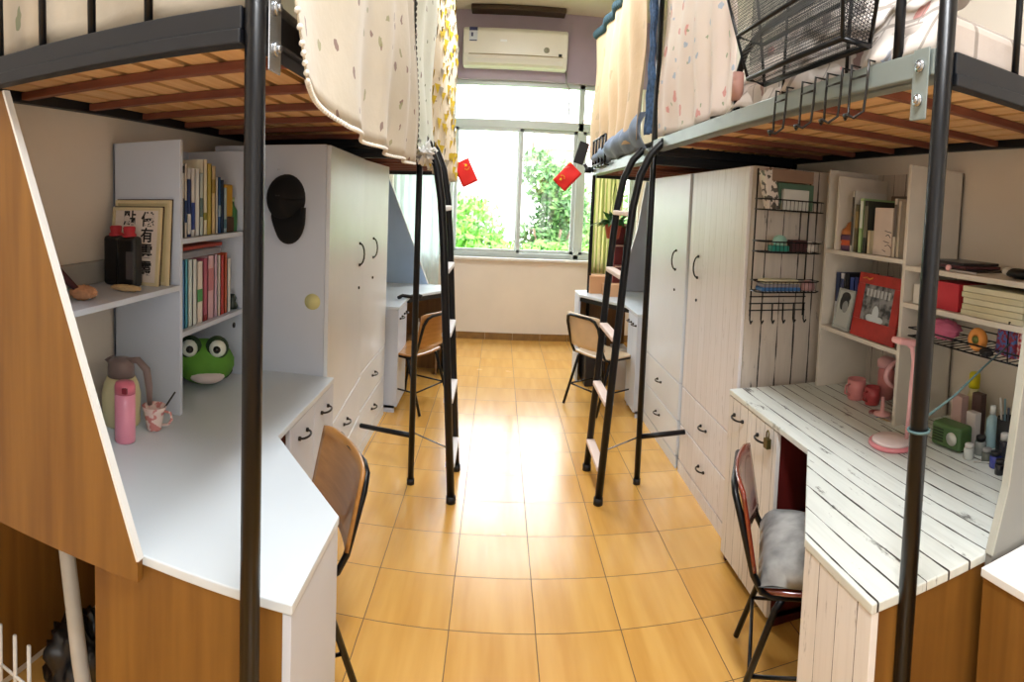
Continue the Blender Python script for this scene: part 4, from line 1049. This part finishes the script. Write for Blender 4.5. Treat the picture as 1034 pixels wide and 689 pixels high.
MB().lathe([(.0265, 0), (.0265, .05)], (1.45, 2.218, 1.40), 20).build('label', mat('green_label', '#3f8464', .5), t)
G5 = 'books upright on the lower right bookcase shelf'
lr = [(2.225, .030, .235, '#27375f', (.1, .45, '#c9ccd4'), 'navy and white binder at the far end of the lower right shelf'),
      (2.188, .028, .235, '#c9cbd4', (.6, .9, '#2c3a66'), 'pale grey binder second from the far end of the lower right shelf'),
      (2.150, .034, .240, '#15161f', None, 'black book on the lower right bookcase shelf'),
      (2.112, .030, .225, '#3c4f96', None, 'blue book behind the portrait card'),
      (2.078, .028, .230, '#2b3570', None, 'indigo book right of the blue one'),
      (2.044, .022, .240, '#b98a94', None, 'dusty pink book behind the red frame edge'),
      (2.012, .028, .225, '#a39a72', None, 'olive grey book behind the red frame'),
      (1.975, .034, .215, '#cfc4ac', None, 'cream book behind the red frame'),
      (1.935, .034, .220, '#7f8a5c', None, 'moss green book behind the red frame')]
for y, th, h, hx, bd, lb in lr:
    book(lb, 1.445, 1, y, 1.031, th, h, .16, hx, G5, band=bd)
MB().box(1.46, 1.62, 1.73, 1.90, 1.031, 1.235).build('paper_stack', mat('stack_paper', '#d8d0c0', .8), None, bevel=.002, label='stack of cream papers at the near end behind the red frame', cat='paper')
def rframe(label, x, y0, y1, z0, h, fm, tilt, bw, pic):
    w = y1 - y0
    t = thing('photo_frame', label, 'photo frame', (x, (y0 + y1) / 2, z0), -PI / 2, None)
    t.rotation_euler = (R(-tilt), 0, -PI / 2)
    b = bw
    MB().box(-w / 2, w / 2, 0, .012, 0, b * 1.6).box(-w / 2, w / 2, 0, .012, h - b, h).box(-w / 2, -w / 2 + b, 0, .012, b * 1.6, h - b).box(w / 2 - b, w / 2, 0, .012, b * 1.6, h - b).build('frame', fm, t, local=True, bevel=.002)
    MB().box(-w / 2 + b, w / 2 - b, .005, .010, b * 1.6, h - b).build('photograph', pic, t, local=True)
    return t, w, h, b
q = NM('group_photo'); q.L(q.mix(q.ramp(q.noise(30, 4), .4, .6), lin('#2c3338'), lin('#8d8f92')), q.b.inputs['Base Color'])
M_REDF = mat('glossy_red_frame', '#b5342c', .3, var=.3, scale=14)
t, w_, h_, b_ = rframe('large red photo frame with a group photograph on the lower right shelf', 1.396, 1.745, 2.035, 1.032, .262, M_REDF, 8, .045, q.m)
mb = MB()
for k in range(7): mb.box(-.08 + k * .024, -.066 + k * .024, .003, .0048, .17, .20)
mb.build('photo_windows', mat('photo_pale', '#b9bec2', .6), t, local=True)
MB().ball((0, .003, .105), .022, 1, .1, 1.5).ball((-.03, .003, .085), .026, 1.2, .1, .6).ball((.028, .003, .083), .022, 1.3, .1, .6).build('photo_figures', mat('photo_bluewhite', '#c9d4dc', .6), t, local=True)
MB().tube([(-.115, -.001, .238), (-.09, -.001, .243), (-.07, -.001, .236), (-.05, -.001, .244)], .003, 6).build('gold_script', mat('gold_script', '#cf8c3a', .4), t, local=True)
q = NM('portrait_paper'); q.b.inputs['Base Color'].default_value = lin('#b7bcb9')
t, w_, h_, b_ = rframe('grey portrait card leaning at the far end of the lower right shelf', 1.400, 2.062, 2.185, 1.032, .175, mat('grey_card_border', '#a9aeab', .6), 10, .008, q.m)
MB().ball((0, .0045, .115), .03, 1, .08, 1.15).ball((0, .0045, .142), .034, 1, .08, .6).ball((-.02, .0045, .115), .02, 1, .08, 1.6).build('portrait_hair', mat('portrait_dark', '#2d2f31', .7), t, local=True)
MB().ball((.006, .003, .10), .022, 1, .1, 1.2).build('portrait_face', mat('portrait_grey', '#8f9494', .7), t, local=True)

# pink things on the right desk
M_PNK = mat('pink_ceramic', '#d88a8a', .3, var=.15, scale=20); M_PNR = mat('rose_red_ceramic', '#b8484c', .3, var=.25, scale=25); M_LPK = mat('light_pink_plastic', '#eab0b2', .35, var=.05)
def mug(label, x, y, m, r=.036, h=.075):
    t = thing('mug', label, 'mug', (x, y, HZ))
    MB().lathe([(r * .85, 0), (r * .9, .004), (r, h * .5), (r * .97, h), (r * .88, h), (r * .85, .008), (.001, .006)], (x, y, HZ + .001), 24).build('cup', m, t)
    MB().tube([(x - r * .95, y - .006, HZ + h * .8), (x - r * 1.5, y - .01, HZ + h * .75), (x - r * 1.6, y - .01, HZ + h * .4), (x - r * .95, y - .006, HZ + h * .25)], .0045, 8).build('handle', m, t)
mug('pink patterned mug, left of the red one under the right bookcase', 1.45, 2.035, M_PNK, .040, .085)
mug('rose red mug right of the pink patterned mug under the bookcase', 1.47, 1.945, M_PNR, .034, .072)
t = thing('lidded_jar', 'tall pink lidded jar behind the mugs under the right bookcase', 'jar', (1.57, 2.0, HZ))
MB().lathe([(.034, 0), (.036, .01), (.036, .12), (.030, .135)], (1.57, 1.99, HZ + .001), 24).build('body', M_PNK, t)
MB().lathe([(.040, 0), (.042, .012), (.040, .03), (.022, .042), (.006, .046)], (1.57, 1.99, HZ + .137), 24).build('lid', M_LPK, t)
t = thing('oval_mirror', 'pink oval standing mirror seen edge-on beside the bookcase board', 'mirror', (1.425, 1.80, HZ))
def P(u, v):
    th = 2 * PI * u; ph = 2 * PI * v
    return Vector((1.425 + .012 * math.sin(ph), 1.815 + (.055 + .008 * math.cos(ph)) * math.cos(th), HZ + .155 + (.085 + .008 * math.cos(ph)) * math.sin(th)))
MB().sheet(P, 36, 10).build('rim', M_LPK, t)
MB().lathe([(.05, 0), (.05, .003)], (0, 0, 0), 30, 1.0, 1.6).build('mirror_glass', mat('mirror_silver', '#cfd3d6', .08, metal=.9), t, local=True)
mg = t.children[-1]; mg.rotation_euler = (0, PI / 2, 0); mg.location = (-.0015, .015, .155); mg.rotation_euler = (PI / 2, 0, PI / 2)
MB().lathe([(.035, 0), (.033, .008), (.008, .014), (.007, .07)], (1.425, 1.815, HZ + .001), 20).build('stand', M_LPK, t)
t = thing('desk_lamp', 'pink desk lamp with oval white base and bent head on the right desk', 'lamp', (1.265, 1.55, HZ))
MB().lathe([(.072, 0), (.076, .004), (.074, .012), (.068, .014)], (1.265, 1.55, HZ + .001), 30, 1.0, 1.1).build('base_rim', mat('coral_pink', '#e28a92', .35), t)
MB().lathe([(.066, 0), (.060, .008), (.02, .011)], (1.265, 1.55, HZ + .0155), 30, 1.0, 1.1).build('base', mat('pale_lamp_base', '#efdedd', .35), t)
MB().tube([(1.31, 1.525, HZ + .02), (1.312, 1.523, HZ + .16), (1.314, 1.52, HZ + .29), (1.306, 1.525, HZ + .335), (1.29, 1.535, HZ + .35)], .0075, 12).build('stem', M_LPK, t)
MB().boxm((1.288, 1.533, HZ + .355), (.10, .055, .022), Matrix.Rotation(R(10), 3, 'Y')).build('head', M_LPK, t, bevel=.01, seg=3)

# near side shelves on the right
def flat_box(name, label, cat, x0, x1, y0, y1, z0, z1, m, b=.002, **k):
    return MB().box(x0, x1, y0, y1, z0, z1).build(name, m, None, bevel=b, label=label, cat=cat, **k)
ZB = 1.2155; ZA = 1.3505
flat_box('gift_box', 'bright red box between the two right side shelves', 'box', 1.41, 1.55, 1.425, 1.555, ZB, ZB + .095, mat('bright_red_box', '#c22f3c', .45))
flat_box('tissue_pack', 'small white pack left of the red box on the right side shelf', 'box', 1.41, 1.47, 1.60, 1.66, ZB, ZB + .07, mat('white_pack', '#dcdad4', .6))
for k in range(5):
    flat_box('paper_pad', ('lowest', 'second lowest', 'middle', 'second highest', 'topmost')[k] + ' cream paper pad in the pile right of the red box', 'paper pad', 1.40, 1.60, 1.13 + .003 * (k % 2), 1.40 - .004 * (k % 3), ZB + .0195 * k, ZB + .0195 * k + .0185, mat('cream_pad%d' % (k % 2), ('#d8d2b4', '#cfc8a8')[k % 2], .7), group='cream paper pads on the right side shelf')
for k, (hx, lb) in enumerate((('#2a2224', 'dark maroon magazine at the bottom of the pile on the upper right side shelf'), ('#5a2f36', 'wine red magazine in the pile on the upper right side shelf'), ('#2f2b2e', 'black magazine topping the pile on the upper right side shelf'))):
    flat_box('magazine', lb, 'magazine', 1.42, 1.60, 1.40 + .01 * k, 1.62, ZA + .011 * k, ZA + .011 * k + .010, mat('mag_' + hx[1:], hx, .35), group='magazines on the upper right side shelf')
t = thing('pen', 'pink-topped pen lying before the dark magazines', 'pen', (1.40, 1.40, ZA))
MB().tube([(1.398, 1.46, ZA + .005), (1.402, 1.34, ZA + .005)], .004, 8).build('barrel', mat('pen_grey', '#b9b2ae', .4), t)
MB().ball((1.398, 1.47, ZA + .013), .011, seg=12).build('bobble', M_LPK, t)
t = thing('computer_mouse', 'black and white mouse on the upper right side shelf near the end panel', 'mouse', (1.46, 1.2, ZA))
MB().ball((1.46, 1.21, ZA + .018), .033, 1, 1.6, .52, 20).build('shell', M_BLK, t)
MB().ball((1.455, 1.245, ZA + .021), .024, 1, 1.1, .62, 18).build('button_cover', mat('mouse_white', '#cfccc4', .4), t)
# wire tray below
t = thing('wire_tray', 'black wire tray hung below the right side shelf', 'tray', (1.5, 1.35, 1.09))
mb = MB(); z = 1.095
for zz in (z, z + .03): mb.tube([(1.40, 1.13, zz), (1.40, 1.66, zz), (1.62, 1.66, zz), (1.62, 1.13, zz), (1.40, 1.13, zz)], .003, 6)
for i in range(16): mb.tube([(1.40, 1.15 + i * .033, z), (1.62, 1.15 + i * .033, z)], .0018, 5)
for y in (1.18, 1.6): mb.tube([(1.40, y, z), (1.395, y, 1.16), (1.395, y, 1.222), (1.45, y, 1.222)], .0025, 6)
mb.build('tray_wires', M_BLACK, t)
crump(1.47, 1.545, 1.135, .045, .07, .035, 21, .25).build('toiletry_bag', mat('pink_pouch', '#d06a8c', .6), None, label='pink pouch on the wire tray behind the black post', cat='pouch')
t = thing('tape_roll', 'round orange roll standing on the wire tray', 'tape roll', (1.42, 1.33, 1.099))
def P(u, v):
    th = 2 * PI * u; ph = 2 * PI * v
    return Vector((1.425 + .017 * math.sin(ph), 1.335 + (.025 + .014 * math.cos(ph)) * math.cos(th), 1.139 + (.025 + .014 * math.cos(ph)) * math.sin(th)))
MB().sheet(P, 30, 12).build('roll', mat('orange_roll', '#e89a4a', .5), t)
MB().tube([(1.409, 1.335, 1.139), (1.441, 1.335, 1.139)], .012, 20).build('hub', mat('green_hub', '#6e7a3a', .5), t)
q = NM('snack_print'); q.L(q.mix(q.ramp(q.noise(60, 3), .45, .55), lin('#b8243c'), lin('#e0c2c8')), q.b.inputs['Base Color']); q.b.inputs['Roughness'].default_value = .3
q2 = NM('snack_print_blue'); q2.L(q2.mix(q2.ramp(q2.noise(70, 3), .45, .55), lin('#8f2440'), lin('#4a6ab0')), q2.b.inputs['Base Color']); q2.b.inputs['Roughness'].default_value = .3
MB().boxm((1.45, 1.225, 1.146), (.03, .085, .09), Matrix.Rotation(R(6), 3, 'X')).build('snack_packet', q2.m, None, bevel=.01, label='red packet with blue and white print on the wire tray', cat='packet')
MB().boxm((1.45, 1.155, 1.146), (.035, .045, .088), None).build('snack_packet', q.m, None, bevel=.01, label='crimson packet nearest the end panel on the wire tray', cat='packet')
lump(1.40, 1.27, 1.0985, .018, .025, .013, 6).build('hair_clip', M_BLK, None, label='small black clip lying before the packets on the wire tray', cat='hair clip')
MB().tube([(.80, .905, 1.085), (.822, .93, 1.082), (1.0, 1.0, 1.10), (1.2, 1.09, 1.13), (1.398, 1.175, 1.155)], .0028, 8).tube(ring_pts(.80, .895, 1.085, .022), .003, 6).build('cord', mat('grey_green_cord', '#4a6262', .8), None, label='grey green cord tied from the right post to the wire tray', cat='cord')

# desk clutter on the right
M_CAR = mat('pinkish_carton', '#c8aaa4', .6); M_CLR = glass_mat('clear_plastic', (.85, .88, .9, 1), .14)
t = thing('retro_radio', 'small green retro radio on the right desk behind the post', 'radio', (1.43, 1.43, HZ), R(6))
MB().box(-.035, .035, -.065, .065, .006, .085).build('casing', mat('army_green', '#4c6b3e', .45), t, local=True, bevel=.012, seg=3)
MB().tube([(-.036, -.03, .045), (-.039, -.03, .045)], .022, 20).build('dial', mat('dial_silver', '#c9ccc4', .3, metal=.4), t, local=True)
mb = MB()
for i in range(5): mb.box(-.0375, -.0352, .008, .052, .024 + i * .010, .028 + i * .010)
mb.build('speaker_grille', mat('dark_green_grille', '#1f2d1c', .6), t, local=True)
for y in (-.05, .05): MB().tube([(0, y, 0), (0, y, .008)], .007, 10).build('foot', M_BLK, t, local=True)
t = thing('sauce_bottle', 'bottle with bright yellow cap among the right desk clutter', 'bottle', (1.60, 1.50, HZ))
MB().lathe([(.027, 0), (.029, .01), (.029, .12), (.018, .15), (.017, .165)], (1.60, 1.50, HZ + .001), 24).build('body', mat('pale_yellow_bottle', '#dcd59c', .35), t)
MB().lathe([(.021, 0), (.021, .05), (.016, .058)], (1.60, 1.50, HZ + .166), 24).build('cap', mat('bright_yellow_cap', '#e0d21e', .4), t)
flat_box('medicine_box', 'tall pinkish white box beside the yellow-capped bottle', 'box', 1.51, 1.545, 1.47, 1.52, HZ + .001, HZ + .15, M_CAR)
flat_box('medicine_box', 'dark brown box with pale edge behind the pinkish box', 'box', 1.55, 1.58, 1.415, 1.46, HZ + .001, HZ + .165, mat('dark_brown_box', '#5b4540', .6))
flat_box('medicine_box', 'small white box with dark side before the brown box', 'box', 1.495, 1.525, 1.385, 1.43, HZ + .001, HZ + .115, mat('white_carton', '#d4ccc8', .6))
t = thing('pen_cup', 'black pen cup crammed with brushes at the back of the right desk', 'pen cup', (1.56, 1.29, HZ))
MB().lathe([(.034, 0), (.038, .004), (.040, .115), (.037, .115), (.034, .008), (.001, .006)], (1.56, 1.29, HZ + .001), 24).build('cup', M_BLK, t)
rnd = random.Random(3)
for k, (hx, lb) in enumerate((('#22252c', 'black brush standing leftmost in the pen cup'), ('#8fb4c4', 'pale blue pen in the pen cup'), ('#c9c4bc', 'white brush handle in the pen cup'), ('#30343f', 'dark pen leaning right in the pen cup'), ('#7a4a44', 'brown brush in the pen cup'))):
    a = k * 1.25; x, y = 1.56 + .014 * math.cos(a), 1.29 + .014 * math.sin(a)
    MB().tube([(x, y, HZ + .012), (x + .020 * math.cos(a), y + .020 * math.sin(a), HZ + .16 + .012 * (k % 3))], .0042, 8).build('brush', mat('brush_' + hx[1:], hx, .4), None, label=lb, cat='brush')
t = thing('spray_bottle', 'pale blue bottle left of the black pen cup', 'bottle', (1.55, 1.355, HZ))
MB().lathe([(.019, 0), (.021, .005), (.021, .095), (.009, .112)], (1.55, 1.355, HZ + .001), 20).build('body', mat('pale_blue_plastic', '#a9ccd6', .3), t)
MB().lathe([(.010, 0), (.010, .03)], (1.55, 1.355, HZ + .1135), 16).build('cap', mat('white_cap', '#e2e4e2', .4), t)
for k, (x, y, r, h, hx, nm, lb) in enumerate(((1.41, 1.325, .017, .048, '#c9cdc8', 'cosmetic_jar', 'small glass jar standing right before the green radio'), (1.47, 1.33, .02, .06, '#8a8f8c', 'cosmetic_jar', 'grey jar right of the green radio'),
        (1.445, 1.275, .018, .04, '#5c625c', 'cosmetic_jar', 'squat dark jar amid the right desk clutter'), (1.50, 1.25, .018, .085, '#2b2d38', 'cosmetic_bottle', 'slim black bottle before the pen cup'), (1.43, 1.225, .020, .05, '#2f3a8c', 'cosmetic_jar', 'indigo blue capped jar near the end panel'),
        (1.48, 1.195, .017, .10, '#1c1c22', 'cosmetic_bottle', 'tall black bottle near the end panel'), (1.53, 1.205, .018, .12, '#cfc8c0', 'cosmetic_bottle', 'tall white bottle near the end panel'), (1.40, 1.18, .016, .045, '#17171b', 'cosmetic_jar', 'black jar closest to the end panel'))):
    t = thing(nm, lb, 'cosmetic', (x, y, HZ), 0, 'cosmetics cluttered on the right desk')
    MB().lathe([(r * .95, 0), (r, .003), (r, h * .68), (r * .8, h * .74)], (x, y, HZ + .001), 18).build('body', mat('jar_' + hx[1:], hx, .25, coat=.3), t)
    MB().lathe([(r * .86, 0), (r * .86, h * .22), (r * .8, h * .25)], (x, y, HZ + .002 + h * .745), 18).build('cap', mat('jarcap_%d' % (k % 3), ('#d8d8d4', '#1a1a1e', '#9a9a98')[k % 3], .35), t)
MB().tube([(1.40, 1.29, HZ + .004), (1.43, 1.26, HZ + .004), (1.42, 1.21, HZ + .02), (1.46, 1.16, HZ + .004), (1.52, 1.17, HZ + .004), (1.56, 1.22, HZ + .004)], .003, 8).build('charging_cable', mat('pale_cable', '#c9c9c4', .6), None, label='pale charging cable curling through the right desk clutter', cat='cable')

# neighbour cabinet at the lower right
t = thing('bedside_cabinet', 'orange wood cabinet with white top in the lower right corner', 'cabinet', (1.3, .6, 0))
MB().box(1.0, 1.64, .36, .868, 0, .725).build('carcass', M_ORANGE, t, bevel=.001)
MB().box(.995, 1.645, .355, .872, .7255, .745).build('cabinet_top', M_EDGE, t, bevel=.002)

# ------------------------------------------------------------------ far end
def flag(label, x, y, z, tilt, w=.21, h=.14):
    t = thing('flag', label, 'flag', (x, y, z), 0, 'small red flags hung before the window', ry=R(tilt))
    def P(u, v): return Vector(((u - .5) * w, .006 * math.sin(u * 7 + v * 3), (v - .5) * h))
    MB().sheet(P, 10, 6).build('cloth', mat('flag_red', '#e2231e', .7, var=.05), t, solid=.002, local=True)
    for k, (sx, sz, sr) in enumerate(((-.055, .028, .016), (-.028, .044, .006), (-.018, .034, .006), (-.018, .020, .006), (-.028, .010, .006))):
        mb = MB(); vs = []
        for i in range(10):
            a = PI / 2 + i * PI / 5; r_ = sr if i % 2 == 0 else sr * .4
            vs.append((sx + r_ * math.cos(a), sz + r_ * math.sin(a)))
        mb.prism(vs, .002, 'Y', -.009); mb.build('star', mat('flag_yellow', '#f2cf2a', .6), t, local=True)
flag('small red flag with yellow star hanging left before the window, tilted right', -.29, 5.0, 1.735, 64)
flag('small red flag with yellow star hanging right before the window, tilted left', .565, 5.0, 1.735, -48)
MB().tube([(XAL + .02, 5.08, 1.86), (-.31, 5.0, 1.81), (.1, 5.0, 1.79), (.55, 5.0, 1.81), (XAR - .02, 5.04, 1.88)], .0012, 6).build('string', mat('clear_string', '#c9ccd0', .5), None, label='thin string stretched between the far bed posts carrying two red flags', cat='string')

def win_curtain(label, x0, x1, y, z0, z1, m, amp, per, taper=0, shift=0):
    def P(u, v):
        xc = (x0 + x1) / 2; w = (x1 - x0) * (1 - taper * (1 - v))
        x = xc + shift * (1 - v) + (u - .5) * w
        return Vector((x, y + amp * math.sin(2 * PI * u * (x1 - x0) / per), z0 + (z1 - z0) * v))
    return MB().sheet(P, 90, 20).build('window_curtain', translucent(m, .55), None, solid=.002, label=label, cat='curtain')
win_curtain('pale sheer curtain over the left end of the window', -1.12, -.62, 6.30, .42, 2.78, mat('pale_sheer', '#e9f1f0', .8, var=.04), .02, .09)
win_curtain('green and cream striped curtain gathered at the right of the window', 1.02, 1.40, 6.26, .78, 2.78, stripes('green_cream_stripe', '#b9bf86', '#ece6c4', 24, 0), .03, .075, .25, -.08)

MB().tube([(.98, 6.26, 2.785), (1.45, 6.26, 2.785)], .008, 8).tube([(1.44, 6.26, 2.785), (1.44, YF - .001, 2.785)], .006, 8).build('curtain_rod', M_ALU, None, label='short aluminium rod above the striped window curtain', cat='curtain rod')
MB().tube([(-1.16, 6.30, 2.785), (-.58, 6.30, 2.785)], .008, 8).tube([(-1.15, 6.30, 2.785), (-1.15, YF - .001, 2.785)], .006, 8).build('curtain_rod', M_ALU, None, label='short aluminium rod above the pale sheer curtain', cat='curtain rod')
# hanging plant
t = thing('hanging_plant', 'green leafy plant in a terracotta pot hanging by the right window post', 'plant', (.955, 4.88, 1.2))
px, py, pz = .955, 4.88, 1.235
MB().lathe([(.048, 0), (.052, .004), (.070, .10), (.076, .104), (.076, .125), (.066, .125), (.062, .10), (.001, .09)], (px, py, pz), 24).build('pot', mat('terracotta', '#a8482c', .7), t)
MB().lathe([(.062, 0), (.01, .006)], (px, py, pz + .104), 18).build('soil', mat('potting_soil', '#2d221a', .95), t)
mb = MB(); rnd = random.Random(9)
for k in range(70):
    a = rnd.uniform(0, 2 * PI); L_ = rnd.uniform(.08, .22); el = rnd.uniform(-.1, 1.1)
    p0 = Vector((px + .03 * math.cos(a), py + .03 * math.sin(a), pz + .115))
    tip = p0 + Vector((math.cos(a) * math.cos(el) * L_, math.sin(a) * math.cos(el) * L_, math.sin(el) * L_ * .7 - .02))
    mid = (p0 + tip) / 2 + Vector((0, 0, .03)); w = Vector((-math.sin(a), math.cos(a), .1)) * rnd.uniform(.016, .026)
    v = [mb.bm.verts.new(q_) for q_ in (p0, mid - w, tip, mid + w)]
    mb.bm.faces.new(v)
mb.build('foliage', mat('plant_green', '#3f7a3c', .5, var=.3, scale=12), t)
mb = MB()
for a in (0, 2.1, 4.2): mb.tube([(px + .074 * math.cos(a), py + .074 * math.sin(a), pz + .12), (px, py, 1.70), (px, py, 1.765)], .0018, 5)
mb.build('hanger_wires', M_BLK, t)

# things on the far right desk
M_KRAFT = mat('kraft_cardboard', '#cf9a6c', .8, var=.08)
flat_box('cardboard_box', 'larger cardboard box at the window end of the far right desk', 'box', .80, .98, 5.0, 5.15, HZ, HZ + .15, M_KRAFT, .003)
flat_box('cardboard_box', 'smaller cardboard box before the larger one on the far right desk', 'box', .90, 1.06, 4.84, 4.97, HZ, HZ + .10, mat('light_kraft', '#d8a77c', .8, var=.06), .003)
t = thing('red_shelf_box', 'narrow dark red shelf box standing at the window end of the far right desk', 'shelf', (1.06, 5.08, HZ))
MB().box(1.0, 1.012, 5.02, 5.14, HZ, 1.36).box(1.10, 1.112, 5.02, 5.14, HZ, 1.36).box(1.012, 1.10, 5.13, 5.14, HZ, 1.36).build('sides', mat('dark_red_board', '#8c2a22', .5), t)
for z in (.80, .98, 1.16, 1.34): MB().box(1.0125, 1.0995, 5.02, 5.129, z, z + .012).build('shelf', mat('pale_shelf_edge', '#dcae9c', .5), t)
flat_box('computer_tower', 'dark computer tower with grey front under the far right desk', 'computer', .76, .93, 4.80, 5.16, .001, .42, mat('dark_tower', '#2a2a2e', .45), .006)
flat_box('storage_crate', 'white storage crate beside the tower under the far right desk', 'crate', .98, 1.10, 4.70, 4.90, .001, .34, mat('crate_white', '#c9c2ba', .5), .006)
# far left desk things
MB().tube([(-.72, 4.35, HZ + .012), (-.70, 4.40, HZ + .02), (-.64, 4.42, HZ + .012), (-.60, 4.47, HZ + .02), (-.56, 4.45, HZ + .012)], .014, 8).build('sunglasses', M_BLK, None, label='black folded sunglasses on the far left desk', cat='sunglasses')
t = thing('shoe_shelf', 'low shelf with bottles under the far left desk', 'shelf', (-.62, 4.95, 0))
MB().box(-.9, -.48, 4.98, 5.14, .30, .315).box(-.9, -.885, 4.98, 5.14, 0, .30).box(-.495, -.48, 4.98, 5.14, 0, .30).build('shelf_board', mat('brown_shelf', '#8a6a4a', .6), t)
for k, (x, hx, h, lb) in enumerate(((-.66, '#dfe3e6', .16, 'white detergent bottle, leftmost under the far left desk'), (-.59, '#2c3f73', .17, 'navy detergent bottle in the middle under the far left desk'), (-.53, '#28406c', .18, 'dark blue detergent bottle, rightmost under the far left desk'))):
    t = thing('detergent_bottle', lb, 'bottle', (x, 5.03, .316), 0, 'detergent bottles under the far left desk')
    MB().lathe([(.026, 0), (.028, .006), (.028, h * .7), (.012, h * .82)], (x, 5.03, .317), 16).build('body', mat('det_' + hx[1:], hx, .35), t)
    MB().lathe([(.014, 0), (.013, h * .16)], (x, 5.03, .318 + h * .82), 12).build('cap', mat('det_cap', '#c9ccd0', .4), t)
